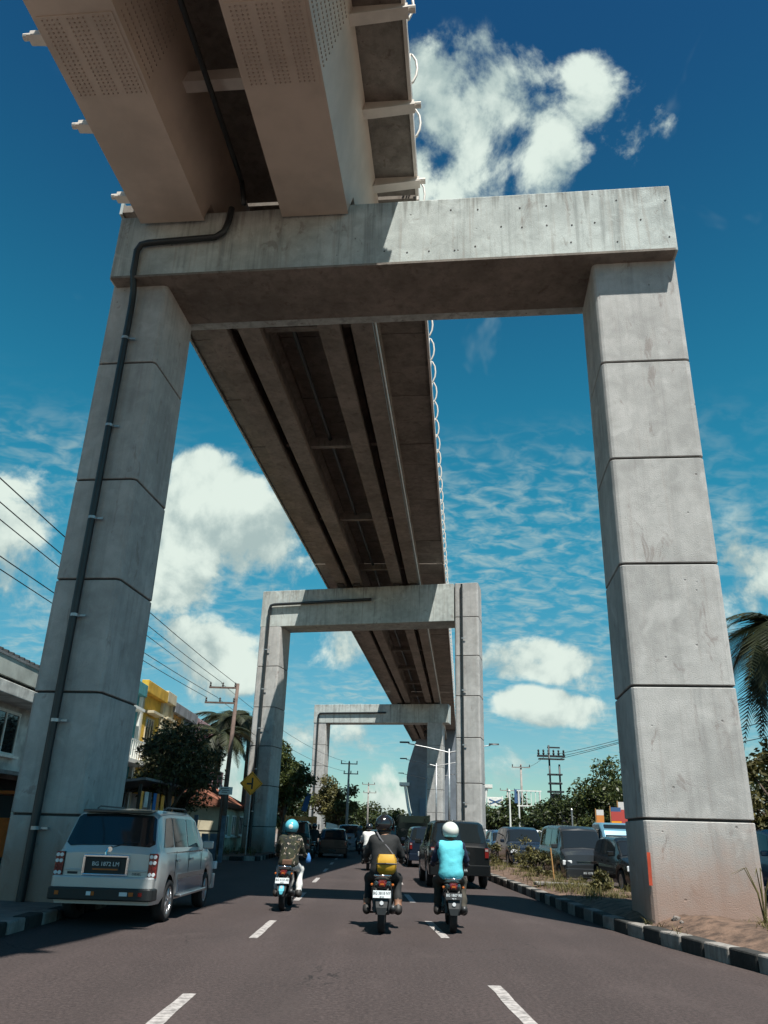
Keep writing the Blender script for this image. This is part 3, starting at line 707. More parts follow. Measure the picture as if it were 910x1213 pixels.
SPECS = {
 # L, W, top profile, belt profile, half-width profile, axles, wheel radius
 'mpv': dict(L=4.45, W=1.68, top=[(0, 1.03), (.03, 1.10), (.26, 1.62), (.38, 1.67), (.9, 1.70), (2.4, 1.69), (2.75, 1.62), (3.42, 1.13), (3.55, 1.07), (4.1, .98), (4.33, .88), (4.45, .62)],
             belt=[(0, 1.05), (2.8, 1.02), (3.5, 1.0), (4.45, .8)], hw=[(0, .93), (.10, .985), (.4, 1), (3.6, 1), (4.2, .95), (4.45, .80)], axles=(.86, 3.50), wr=.315, sill=.30,
             side=[(.36, .95, .62, .98), (1.02, 1.86, 1.02, 1.86), (1.94, 2.88, 1.94, 2.66)], rear=(.045, .255), front=(2.82, 3.40)),
 'suv': dict(L=4.65, W=1.82, top=[(0, 1.10), (.03, 1.16), (.22, 1.74), (.36, 1.79), (1.0, 1.83), (2.4, 1.82), (2.8, 1.73), (3.48, 1.19), (3.6, 1.13), (4.3, 1.04), (4.55, .93), (4.65, .65)],
             belt=[(0, 1.12), (2.8, 1.08), (3.6, 1.05), (4.65, .85)], hw=[(0, .93), (.12, .985), (.5, 1), (3.8, 1), (4.4, .95), (4.65, .80)], axles=(.92, 3.66), wr=.37, sill=.36,
             side=[(.34, .98, .55, 1.0), (1.05, 1.92, 1.05, 1.92), (2.0, 2.95, 2.0, 2.72)], rear=(.05, .22), front=(2.86, 3.46)),
 'hatch': dict(L=3.95, W=1.66, top=[(0, .93), (.04, 1.0), (.42, 1.42), (.6, 1.48), (1.2, 1.52), (2.2, 1.49), (2.5, 1.40), (3.1, .99), (3.2, .95), (3.75, .84), (3.88, .74), (3.95, .52)],
             belt=[(0, .95), (2.4, .92), (3.1, .88), (3.95, .7)], hw=[(0, .90), (.12, .97), (.4, 1), (3.2, 1), (3.8, .93), (3.95, .78)], axles=(.66, 3.12), wr=.30, sill=.24,
             side=[(.55, 1.05, .80, 1.08), (1.15, 1.75, 1.15, 1.75), (1.82, 2.62, 1.82, 2.42)], rear=(.06, .42), front=(2.54, 3.06)),
 'microvan': dict(L=3.95, W=1.60, top=[(0, 1.08), (.02, 1.14), (.12, 1.74), (.26, 1.80), (1.0, 1.84), (2.7, 1.80), (2.95, 1.72), (3.48, 1.08), (3.6, 1.02), (3.85, .92), (3.95, .62)],
             belt=[(0, 1.08), (2.9, 1.02), (3.5, .98), (3.95, .8)], hw=[(0, .95), (.12, .99), (.4, 1), (3.4, 1), (3.85, .95), (3.95, .86)], axles=(.70, 3.15), wr=.29, sill=.26,
             side=[(.28, .95, .36, .98), (1.02, 1.90, 1.02, 1.90), (1.98, 2.95, 1.98, 2.82)], rear=(.04, .12), front=(3.0, 3.44)),
}
_car_n = [0]
def make_car(kind, name, label, mat, loc, rz, cat='car', group=None, plate=None, detail=1, rear_glass='glass'):
    q = SPECS[kind]; L, W = q['L'], q['W']; yc = L / 2
    t = thing(name, label, cat, loc, rz, group)
    sh = Shell(L, W, q['top'], q['belt'], q['sill'], q['axles'], q['wr'], q['hw'])
    body = sh.body('body', mat, t, yc)
    zb = q['sill']
    u = MB().box((0, 0, zb + .14), (W * .80, L - .35, .22))
    for a in q['axles']: u.box((0, a - yc, q['wr'] + .10), (W * .62, .5, .2))
    u.build('underbody', 'black', t)
    wheel_set(t, q['axles'], W, q['wr'], yc)
    for (b0, b1, t0, t1) in q['side']:
        for s_ in (1, -1):
            sh.patch(lambda u_: b0 + (t0 - b0) * u_, lambda u_: b1 + (t1 - b1) * u_, 4.12, 4.92, 3, 4, yc, s_).build('side_window', 'glass', t, smooth=True)
    for nm, (y0, y1), g in (('rear_window', q['rear'], rear_glass), ('windscreen', q['front'], 'glass')):
        mb = MB()
        for s_ in (1, -1): 
            pm = sh.patch(lambda u_: y0, lambda u_: y1, 5.25, 7.0, 5, 5, yc, s_); mb.add(pm.v, pm.f)
        mb.build(nm, g, t, smooth=True)
    tz = q['belt'][0][1]; r0 = -yc
    # rear: bumper, lamps, plate
    MB().prism(rrect(-W * .49, W * .49, r0 - .07, r0 + .22, .06), zb - .02, zb + .27, 'Z').build('rear_bumper', mat, t, bevel=.02)
    for s_ in (1, -1):
        lm = MB().box((s_ * W * .432, r0 - .002, tz - .17), (.11, .05, .26)).build('tail_lamp', 'red_lamp', t, bevel=.01)
        MB().box((s_ * W * .432, r0 - .03, tz - .09), (.085, .012, .06)).build('lamp_lens', 'lens_dim', lm)
        MB().box((s_ * W * .41, L - yc - .10, zb + .42), (.30, .10, .15), (0, 0, s_ * -.25)).build('headlamp', 'clear_lamp', t, bevel=.02)
        MB().box((s_ * (W / 2 + .09), q['front'][0] - yc + .12, q['belt'][0][1] + .08), (.20, .09, .14)).build('wing_mirror', mat, t, bevel=.025)
        for yy in (q['side'][1][0] + .12, q['side'][2][0] + .10): MB().box((s_ * (W / 2 + .012), yy - yc, tz - .14), (.03, .16, .035)).build('door_handle', mat, t)
    MB().prism(rrect(-W * .47, W * .47, L - yc - .15, L - yc + .05, .05), zb - .02, zb + .26, 'Z').build('front_bumper', mat, t, bevel=.02)
    gr = MB()
    for k in range(3): gr.box((0, L - yc - .03, zb + .36 + k * .055), (W * .46, .04, .022))
    gr.build('grille', 'chrome', t)
    for yy, rr in ((r0 - .085, 0), (L - yc + .06, math.pi)):
        pl = MB().box((0, yy, zb + .13), (.40, .012, .13)).build('number_plate', 'plate_black', t)
        if plate and detail: text_mesh(plate, .085, 'plate_text', 'plate_white', pl, (0, yy + (-.009 if rr == 0 else .009), zb + .13), (R(90), 0, rr))
    return t, sh, yc

# ---- the silver people carrier parked beside the near pier
van, vsh, vyc = make_car('mpv', 'people_carrier', 'silver people carrier seen from behind at the left kerb beside the near pier', 'paint_silver', (-4.16, 15.75, 0), R(-1.5), 'car')
W, L, r0 = 1.68, 4.45, -vyc
for o in [c for c in van.children if c.name.split('.')[0] in ('rear_bumper', 'number_plate', 'tail_lamp')]:
    for g in list(o.children): bpy.data.objects.remove(g)
    bpy.data.objects.remove(o)
MB().prism(rrect(-.80, .80, r0 - .13, r0 + .25, .07), .52, .70, 'Z').build('rear_bumper', 'paint_silver', van, bevel=.025)
MB().prism(rrect(-.82, .82, r0 - .16, r0 + .22, .07), .36, .54, 'Z').build('bumper_guard', 'black', van, bevel=.02)
for x, m_, w in ((-.66, 'amber_lamp', .06), (-.16, 'plate_white', .07), (-.10, 'amber_lamp', .05), (.38, 'plate_white', .12), (.50, 'amber_lamp', .07), (.64, 'red_lamp', .06)):
    MB().box((x, r0 - .165, .46), (w, .012, .055)).build('reflector', m_, van)
MB().box((0, r0 + .01, .78), (1.30, .06, .025)).build('tailgate_step', 'paint_silver', van, bevel=.01)
pf = MB(); 
pf.box((0, r0 - .028, .985), (.72, .05, .05)); pf.box((0, r0 - .028, .715), (.72, .05, .04)); pf.box((-.345, r0 - .028, .85), (.04, .05, .27)); pf.box((.345, r0 - .028, .85), (.04, .05, .27))
pfo = pf.build('plate_frame', 'chrome', van, bevel=.015)
MB().box((0, r0 - .006, .85), (.66, .03, .24)).build('plate_recess', 'black', pfo)
npl = MB().box((0, r0 - .03, .85), (.45, .014, .15)).build('number_plate', 'plate_black', van)
text_mesh('BG 1872 LM', .085, 'plate_text', 'plate_white', npl, (0, r0 - .039, .87), (R(90), 0, 0))
MB().box((0, r0 - .038, .795), (.40, .004, .02)).build('plate_date', 'amber_lamp', npl)
for s_ in (-1, 1):
    tl = MB().box((s_ * .745, r0 + .005, .86), (.13, .09, .36)).build('tail_lamp', 'red_lamp', van, bevel=.012)
    for k, m_ in ((0, 'clear_lamp'), (1, 'clear_lamp'), (2, 'red_lamp'), (3, 'clear_lamp')):
        for j in (-1, 1): MB().lathe([(-.012, .026), (.0, .030)], (s_ * .745 + j * .03, r0 - .042, .99 - k * .085), 'Y', 10).build('lamp_lens', m_, tl)
# badge, wiper, spoiler, roof rails, step, mouldings
MB().lathe([(-.02, .04), (.01, .05)], (0.02, r0 + .02, 1.085), 'Y', 14).tube([(0, r0 + .03, 1.12), (-.03, r0 - .03, 1.04), (-.02, r0 - .035, 1.0)], .014, 6).build('wiper', 'chrome', van)
text_mesh('DIESEL', .05, 'badge', 'ink', van, (.50, r0 - .008, .735), (R(90), 0, 0))
MB().prism([(r0 + .17, 1.63), (r0 + .50, 1.672), (r0 + .52, 1.69), (r0 + .17, 1.67)], -.57, .57, 'X').build('spoiler', 'paint_grey', van, bevel=.012)
for s_ in (-1, 1):
    MB().tube([(s_ * .58, r0 + .85, 1.70), (s_ * .58, r0 + .98, 1.74), (s_ * .58, r0 + 2.2, 1.74), (s_ * .58, r0 + 2.35, 1.69)], .014, 8).build('roof_rail', 'dark_metal', van)
    MB().box((s_ * .84, r0 + 2.2, .36), (.16, 1.85, .05)).build('side_step', 'alloy', van, bevel=.015)
    MB().box((s_ * .846, r0 + 2.15, .66), (.02, 1.95, .07)).build('side_moulding', 'alloy', van)
    MB().box((s_ * .835, r0 + 2.2, .50), (.016, 1.85, .22)).build('lower_door_panel', 'paint_bluesilver', van)
    MB().box((s_ * .80, r0 + 1.7, 1.03), (.03, 2.5, .02)).build('belt_trim', 'chrome', van)
    for yy in (1.0, 1.90, 2.86): MB().box((s_ * .838, r0 + yy, .80), (.006, .010, .52)).build('door_gap', 'black', van)
for x in (-.675, .675): MB().box((x, r0 - .004, .86), (.010, .012, .36)).build('tailgate_gap', 'black', van)
MB().box((0, r0 - .004, .685), (1.36, .012, .010)).build('tailgate_gap', 'black', van)
MB().tube([(0.02, r0 + .035, 1.10), (.22, r0 + .05, 1.17), (.46, r0 + .065, 1.20)], .010, 6).build('wiper_arm', 'black', van)
MB().box((-.52, r0 - .004, .735), (.16, .008, .035)).build('badge', 'ink', van)

# ---- traffic going away from the camera
make_car('suv', 'black_suv', 'black sport utility vehicle just ahead of the white-helmeted rider', 'paint_black', (2.45, 26.9, 0), R(1), 'car', 'cars in the outbound lanes', 'BG 1405 AR')
make_car('mpv', 'dark_car', 'dark people carrier to the left ahead of the black sport utility vehicle', 'paint_navy', (2.35, 40.2, 0), R(1), 'car', 'cars in the outbound lanes', 'BG 1190 ZK')
make_car('microvan', 'dark_van', 'tall black van in the left lane, ahead of the turquoise helmet', 'paint_darkgreen', (-4.05, 44.5, 0), R(1), 'van', 'cars in the outbound lanes', None, 0)
make_car('hatch', 'dark_car', 'low black car to the right of the tall black van, in the deck shadow', 'paint_black', (-2.35, 49.0, 0), R(1.5), 'car', 'cars in the outbound lanes', None, 0)
make_car('suv', 'pale_car', 'pale blue silver car far ahead by the white railing', 'paint_bluesilver', (-1.95, 64.0, 0), R(2), 'car', 'cars in the outbound lanes', None, 0)
make_car('microvan', 'dark_van', 'dark blue van far ahead between the helmets of the nearest riders', 'paint_blue', (1.2, 66.0, 0), R(1), 'van', 'cars in the outbound lanes', None, 0)
make_car('hatch', 'dark_car', 'black car with a glint on its roof, far ahead above the black helmet', 'paint_black', (.35, 55.0, 0), R(1), 'car', 'cars in the outbound lanes', None, 0)
# covered truck with an open dark box
def box_truck(name, label, loc, rz, box_mat, cab_mat, bl=3.6, bh=1.55, group=None, facing=1):
    t = thing(name, label, 'truck', loc, rz, group); W = 1.9
    cab = MB(); cab.loft([[(-.86, y, .55), (.86, y, .55), (.90, y, 1.05), (.84, y, zt - .05), (.75, y, zt), (-.75, y, zt), (-.84, y, zt - .05), (-.90, y, 1.05)] for y, zt in ((1.7, 2.0), (2.6, 2.0), (2.95, 1.72), (3.30, 1.15))])
    cab.build('cab', cab_mat, t, bevel=.03)
    MB().add([(-.70, 2.70, 1.90), (.70, 2.70, 1.90), (.76, 3.27, 1.20), (-.76, 3.27, 1.20)], [(0, 1, 2, 3)]).build('windscreen', 'glass', t).location = (0, .045, .035)
    for s_ in (-1, 1):
        MB().box((s_ * .895, 2.35, 1.50), (.02, .7, .55)).build('side_window', 'glass', t)
        MB().box((s_ * .66, 3.33, .78), (.26, .06, .16)).build('headlamp', 'clear_lamp', t, bevel=.02)
        MB().box((s_ * .74, -bl / 2 - .16, .72), (.22, .05, .12)).build('tail_lamp', 'red_lamp', t)
        MB().box((s_ * 1.08, 2.75, 1.6), (.10, .08, .34)).tube([(s_ * .88, 2.72, 1.75), (s_ * 1.08, 2.75, 1.72)], .015, 6).build('wing_mirror', 'black', t)
    MB().box((0, 3.33, .62), (1.74, .14, .22)).build('front_bumper', 'paint_grey', t, bevel=.02)
    MB().box((0, 3.34, .98), (1.1, .03, .10)).build('grille', 'chrome', t)
    MB().box((0, .5, .66), (.9, 5.0, .16)).build('chassis', 'black', t)
    bx_ = MB().box((0, -.15, .86), (W, bl, .10))
    for s_ in (-1, 1): bx_.box((s_ * (W / 2 - .03), -.15, .9 + bh / 2), (.06, bl, bh))
    bx_.box((0, bl / 2 - .18, .9 + bh / 2), (W - .13, .06, bh)); bx_.box((0, -bl / 2 - .12, .9 + bh * .35), (W - .13, .06, bh * .7))
    bo = bx_.build('cargo_box', box_mat, t)
    for k in range(5):
        for s_ in (-1, 1): MB().box((s_ * (W / 2 + .02), -bl / 2 + .1 + k * (bl - .4) / 4, .9 + bh / 2), (.04, .07, bh)).build('box_rib', box_mat, bo)
    wheel_set(t, (-.95, 2.35), 1.75, .36, 0, 'dark_metal', .22)
    return t
box_truck('cargo_truck', 'dark open-backed cargo truck behind the black sport utility vehicle', (2.45, 54.0, 0), R(1), 'paint_darkgreen', 'paint_darkgreen', group='trucks')
box_truck('cargo_truck', 'orange tailboard truck beyond the black van on the left', (-5.0, 57.0, 0), R(1), 'paint_orange', 'paint_orange', 3.6, 1.35, group='trucks')
MB().prism([(1.2, 47), (1.2, 47)], 0, 0) if False else None

# ---- traffic coming towards the camera beyond the median
make_car('microvan', 'dark_van', 'dark grey van facing the camera behind the bamboo stake in the median', 'paint_grey', (6.95, 29.6, 0), R(181), 'van', 'cars queuing in the oncoming lanes', 'BG 1378 Z')
box_truck('light_truck', 'light truck with a pale windscreen right of the dark grey van', (9.35, 34.5, 0), R(181), 'paint_navy', 'paint_teal', 3.6, .75, group='trucks')
make_car('hatch', 'black_car', 'black car half hidden by the near pier, left of its foot', 'paint_black', (8.05, 26.2, 0), R(181), 'car', 'cars queuing in the oncoming lanes', None, 0)
make_car('suv', 'navy_car', 'navy sport utility vehicle second in the oncoming queue beside the weeds', 'paint_navy', (7.05, 40.5, 0), R(181), 'car', 'cars queuing in the oncoming lanes', 'BG 1652 QA')
make_car('mpv', 'blue_car', 'blue people carrier behind the navy one in the oncoming queue', 'paint_blue', (7.25, 47.5, 0), R(181), 'car', 'cars queuing in the oncoming lanes', None, 0)
make_car('microvan', 'white_van', 'white van with a pale roof farther back in the oncoming queue', 'paint_white', (10.6, 57.0, 0), R(181), 'van', 'cars queuing in the oncoming lanes', None, 0)
make_car('hatch', 'teal_car', 'pale teal car right of the second frame leg in the oncoming queue', 'paint_teal', (7.7, 58.0, 0), R(181), 'car', 'cars queuing in the oncoming lanes', None, 0)
make_car('microvan', 'white_van', 'white van nearest the second frame leg, far back in the oncoming queue', 'paint_white', (8.6, 69.0, 0), R(181), 'van', 'cars queuing in the oncoming lanes', None, 0)
make_car('suv', 'blue_car', 'blue car behind the near pier seen at the right picture edge', 'paint_blue', (11.6, 23.6, 0), R(181), 'car', 'cars queuing in the oncoming lanes', None, 0)
make_car('mpv', 'silver_car', 'silver car far back in the outer oncoming lane', 'paint_bluesilver', (13.2, 66.0, 0), R(181), 'car', 'cars queuing in the oncoming lanes', None, 0)

# ================================================================== MOTORCYCLES AND RIDERS
def surface_nets(V, org, h):
    """mesh the zero level of the grid V"""
    nx, ny, nz = V.shape; S = V < 0
    cs = [(0, 0, 0), (1, 0, 0), (0, 1, 0), (1, 1, 0), (0, 0, 1), (1, 0, 1), (0, 1, 1), (1, 1, 1)]
    sub = lambda A, c: A[c[0]:nx - 1 + c[0], c[1]:ny - 1 + c[1], c[2]:nz - 1 + c[2]]
    cnt = sum(sub(S, c).astype(np.int8) for c in cs); act = (cnt > 0) & (cnt < 8)
    idx = -np.ones(act.shape, np.int64); I = np.argwhere(act); idx[act] = np.arange(len(I))
    acc = np.zeros((len(I), 3)); num = np.zeros(len(I))
    val = {c: sub(V, c)[act] for c in cs}
    for a in cs:
        for k in range(3):
            if a[k]: continue
            b = list(a); b[k] = 1; b = tuple(b)
            va, vb = val[a], val[b]; cr = (va < 0) != (vb < 0)
            t = np.where(cr, va / np.where(np.abs(va - vb) < 1e-12, 1e-12, va - vb), 0)
            p = np.tile(np.array(a, float), (len(I), 1)); p[:, k] += t
            acc += p * cr[:, None]; num += cr
    P = (I + acc / np.maximum(num, 1)[:, None]) * h + org
    quads = []
    for k in range(3):
        o = [0, 1, 2]; o.remove(k); u, v = o
        sl0 = [slice(None)] * 3; sl1 = [slice(None)] * 3; sl0[k] = slice(0, -1); sl1[k] = slice(1, None)
        cr = S[tuple(sl0)] != S[tuple(sl1)]; E_ = np.argwhere(cr); fl = S[tuple(sl0)][cr]
        ok = (E_[:, u] > 0) & (E_[:, v] > 0) & (E_[:, u] < V.shape[u] - 1) & (E_[:, v] < V.shape[v] - 1); E_ = E_[ok]; fl = fl[ok]
        def cell(du, dv):
            q = E_.copy(); q[:, u] -= du; q[:, v] -= dv; return idx[q[:, 0], q[:, 1], q[:, 2]]
        Q = np.stack([cell(1, 1), cell(0, 1), cell(0, 0), cell(1, 0)], 1)
        if k == 1: fl = ~fl
        Q[~fl] = Q[~fl][:, ::-1]; quads.append(Q)
    Q = np.concatenate(quads); return P, Q[(Q >= 0).all(1)]

def sdf_mesh(caps, h, k=0.025, folds=0.0, seed=0):
    """caps: (a, b, ra, rb, material); returns points, quads, material of every quad"""
    A = np.array([c[0] for c in caps], float); B = np.array([c[1] for c in caps], float); m = max(max(c[2], c[3]) for c in caps) + 0.05
    lo = np.minimum(A, B).min(0) - m; hi = np.maximum(A, B).max(0) + m; n = np.ceil((hi - lo) / h).astype(int) + 1
    g = np.stack(np.meshgrid(*[lo[i] + h * np.arange(n[i]) for i in range(3)], indexing='ij'), -1).astype(np.float32)
    acc = np.zeros(g.shape[:3], np.float32); best = np.full(g.shape[:3], 9e9, np.float32); who = np.zeros(g.shape[:3], np.int16)
    for (a, b, ra, rb, mi) in caps:
        a = np.array(a, np.float32); ba = np.array(b, np.float32) - a; L2 = float(ba @ ba) + 1e-9
        t = np.clip(((g - a) @ ba) / L2, 0, 1); d = np.linalg.norm(g - a - t[..., None] * ba, axis=-1) - (ra + (rb - ra) * t)
        acc += np.exp(np.clip(-d / k, -60, 60)); w = d < best; best[w] = d[w]; who[w] = mi
    V = -k * np.log(np.maximum(acc, 1e-26))
    if folds:
        x, y, z = g[..., 0], g[..., 1], g[..., 2]
        V += folds * (np.sin(31 * z + 9 * x + seed) * np.sin(17 * x + 13 * y + 2 * seed) + 0.6 * np.sin(53 * z - 21 * x + 11 * y))
    P, Q = surface_nets(V, lo, h)
    c = np.clip(np.round((P[Q].mean(1) - lo) / h).astype(int), 0, np.array(V.shape) - 1)
    return P, Q, who[c[:, 0], c[:, 1], c[:, 2]]

for nm, c in dict(skin=(0.23, 0.115, 0.07), cloth_black=(0.012, 0.013, 0.014), cloth_navy=(0.014, 0.022, 0.055), cloth_aqua=(0.10, 0.50, 0.58), cloth_white=(0.62, 0.62, 0.60), cloth_olive=(0.045, 0.040, 0.030),
                  cloth_blue=(0.04, 0.16, 0.40), cloth_grey=(0.10, 0.10, 0.11), shoe=(0.02, 0.018, 0.017), bag_yellow=(0.50, 0.27, 0.015), hair=(0.01, 0.009, 0.008), cloth_brown=(0.12, 0.06, 0.035)).items():
    pmat(nm, c, 0.85 if 'cloth' in nm else 0.6, 0, 0.14, 7, 0.5 if 'cloth' in nm else .3, 9)
def camo():
    m = bpy.data.materials.new('cloth_camo'); m.use_nodes = True; t = NT(m.node_tree); b = t.n['Principled BSDF']; b.inputs['Roughness'].default_value = .9
    o = t.new('ShaderNodeTexCoord').outputs['Object']
    c = t.mix(t.ramp(t.noise(o, 9, 2, .5, .8), .50, .54), (0.010, 0.013, 0.010), (0.028, 0.032, 0.016))
    c = t.mix(t.ramp(t.noise(t.mapping(o, (1, 1, 1), (3, 1, 7)), 8, 2, .5, 1.0), .62, .65), c, (0.13, 0.10, 0.06))
    c = t.mix(t.ramp(t.noise(t.mapping(o, (1, 1, 1), (9, 4, 2)), 10, 2, .5, .8), .64, .67), c, (0.40, 0.33, 0.28))
    t.link(c, b.inputs['Base Color']); MATS['cloth_camo'] = m
camo()
for nm, c in dict(helmet_white=(0.66, 0.67, 0.62), helmet_black=(0.012, 0.012, 0.014), helmet_aqua=(0.10, 0.42, 0.52), helmet_grey=(0.15, 0.15, 0.16)).items(): pmat(nm, c, 0.18, 0, 0, 1, 0, 1, .5, .6)

def person(name, label, loc, rz, mats, helmet, h=0.016, lean=0.0, head_turn=0.0, visor='glass', spread=1.0, extra=None, foot_out=0.0, seated_z=0.0, long_sleeve=True, barefoot=False, half=None):
    """mats: shirt, sleeve, trousers, shoe"""
    t = thing(name, label, 'person', loc, rz, 'people riding motorcycles')
    SH, SL, TR, SK, FT = 0, 1, 2, 3, 4; z0 = seated_z
    f = lambda x, y, z: (x, y + lean * max(0, z - .85), z + z0)
    caps = [(f(-.06, -.04, .84), f(.06, -.04, .84), .13, .13, TR), (f(-.05, -.065, .90), f(.05, -.065, .90), .142, .142, SH), (f(0, -.06, .90), f(0, -.035, 1.05), .142, .138, SH),
            (f(-.055, -.04, 1.03), f(.055, -.04, 1.03), .128, .128, SH), (f(-.07, -.02, 1.14), f(.07, -.02, 1.14), .125, .125, SH), (f(-.09, .0, 1.25), f(.09, .0, 1.25), .118, .118, SH), (f(0, -.03, 1.06), f(0, 0, 1.26), .13, .13, SH),
            (f(-.155, .02, 1.345), f(.155, .02, 1.345), .072, .072, SH), (f(0, .025, 1.36), f(0, .06, 1.46), .058, .052, SK)]
    sp = spread
    for s in (-1, 1):
        el = f(s * (.265 * sp), .14, 1.11); wr = f(s * .300, .43, 1.02); sho = f(s * .185, .025, 1.345)
        mid = tuple(sho[i] * .45 + el[i] * .55 for i in range(3))
        caps += [(sho, mid, .064, .054, SL), (mid, el, .053, .046, SL if long_sleeve else SK), (el, wr, .045, .033, SL if long_sleeve else SK), (wr, f(s * .305, .49, 1.015), .034, .036, SK),
                 (f(s * .09, -.04, .86), f(s * (.215 * sp), .33, .74), .105, .072, TR), (f(s * (.215 * sp), .33, .74), f(s * (.205 + foot_out), .16, .44), .068, .055, TR), (f(s * (.205 + foot_out), .16, .44), f(s * (.205 + foot_out), .10, .31), .052, .042, TR if not barefoot else SK),
                 (f(s * (.21 + foot_out), .07, .265), f(s * (.225 + foot_out), .28, .235), .044, .038, FT), (f(s * (.207 + foot_out), .09, .31), f(s * (.21 + foot_out), .07, .265), .042, .044, FT)]
    # head with nose, chin and ears, turned on the neck
    ct, st_ = math.cos(head_turn), math.sin(head_turn)
    hc = f(0, .075, 1.565)
    hd = lambda x, y, z: (hc[0] + x * ct - y * st_, hc[1] + x * st_ + y * ct, hc[2] + z)
    caps += [(hd(0, -.01, .02), hd(0, .02, .0), .092, .088, SK), (hd(0, .045, -.04), hd(0, .06, -.075), .058, .042, SK), (hd(0, .095, -.005), hd(0, .112, -.03), .012, .016, SK),
             (hd(-.088, 0, -.01), hd(-.092, -.005, .02), .014, .018, SK), (hd(.088, 0, -.01), hd(.092, -.005, .02), .014, .018, SK)]
    P, Q, mi = sdf_mesh(caps, h, 0.028, 0.0016 if h < .02 else 0, len(label))
    if half:
        zc = P[Q].mean(1); sel = (mi == TR) & (zc[:, 2] < half[0]) & (np.abs(zc[:, 0]) > .05); mi = mi.copy(); mi[sel] = half[1]
    mb = MB(); mb.v = [tuple(p) for p in P]; mb.f = [tuple(int(i) for i in q) for q in Q]; mb.m = [int(i) for i in mi]
    # five fingers of each hand closed on the grip
    def finger(pts, r): mb.tube(pts, [r, r * .95, r * .9, r * .8], 6, True, SK)
    for s in (-1, 1):
        for j in range(4):
            x = s * (.283 + .019 * j); L_ = (1.0, 1.08, 1.04, .85)[j]
            finger([f(x, .49, 1.035), f(x, .49 + .042 * L_, 1.035), f(x, .49 + .060 * L_, 1.010), f(x, .49 + .040 * L_, .985)], .0095)
        finger([f(s * .275, .465, 1.02), f(s * .262, .49, 1.0), f(s * .262, .515, .99), f(s * .268, .53, 1.0)], .0105)
    mb.build('body', [mats[0], mats[1], mats[2], 'skin', mats[3]], t, smooth=True, fix=False)
    # face marks
    for s in (-1, 1):
        p = hd(s * .034, .088, .012); MB().lathe([(-.004, .001), (0, .012), (.004, .001)], p, 'Y', 8).build('eye', 'black', t)
    p = hd(0, .098, -.062); MB().box(p, (.045, .008, .008)).build('mouth', 'cloth_brown', t)
    # helmet: open-face shell with a lip, cheek flaps and visor
    hm = MB(); rings = []
    for i in range(12):
        a = R(-48 + i * 138 / 11); z = .158 * math.sin(a); rr = .158 * math.cos(a)
        ring = []
        for j in range(24):
            b = 2 * math.pi * j / 24; fx, fy = math.sin(b), math.cos(b)
            front = max(0, fy); zz = z
            if z < .045 and front > .55: zz = min(.06, z + (front - .55) * .42)
            ring.append(hd(rr * fx * .96, rr * fy * 1.14 + .0, zz + .035))
        rings.append(ring)
    hm.loft(rings, True, False); o = len(hm.v)
    hm.f.append(tuple(range(11 * 24, 12 * 24))); hm.m.append(0)
    ho = hm.build('helmet', helmet, t, smooth=True)
    sol = ho.modifiers.new('shell', 'SOLIDIFY'); sol.thickness = .012; sol.offset = -1
    rim = MB().tube([hd(.158 * math.cos(R(-47)) * .98 * math.sin(2 * math.pi * j / 24), .158 * math.cos(R(-47)) * 1.16 * math.cos(2 * math.pi * j / 24), -.08 + (.11 if math.cos(2 * math.pi * j / 24) > .6 else 0)) for j in range(25)], .010, 6)
    rim.build('helmet_rim', 'black', ho)
    vz = MB(); vr = []
    for i in range(5):
        a = R(38 - i * 19); ring = []
        for j in range(11):
            b = R(-62 + 124 * j / 10); ring.append(hd(.166 * math.cos(a) * math.sin(b), .190 * math.cos(a) * math.cos(b), .166 * math.sin(a) + .035))
        vr.append(ring)
    vz.loft(vr, False, False); vz.build('visor', visor, ho, smooth=True)
    if extra: extra(t, f, hd, ho)
    return t

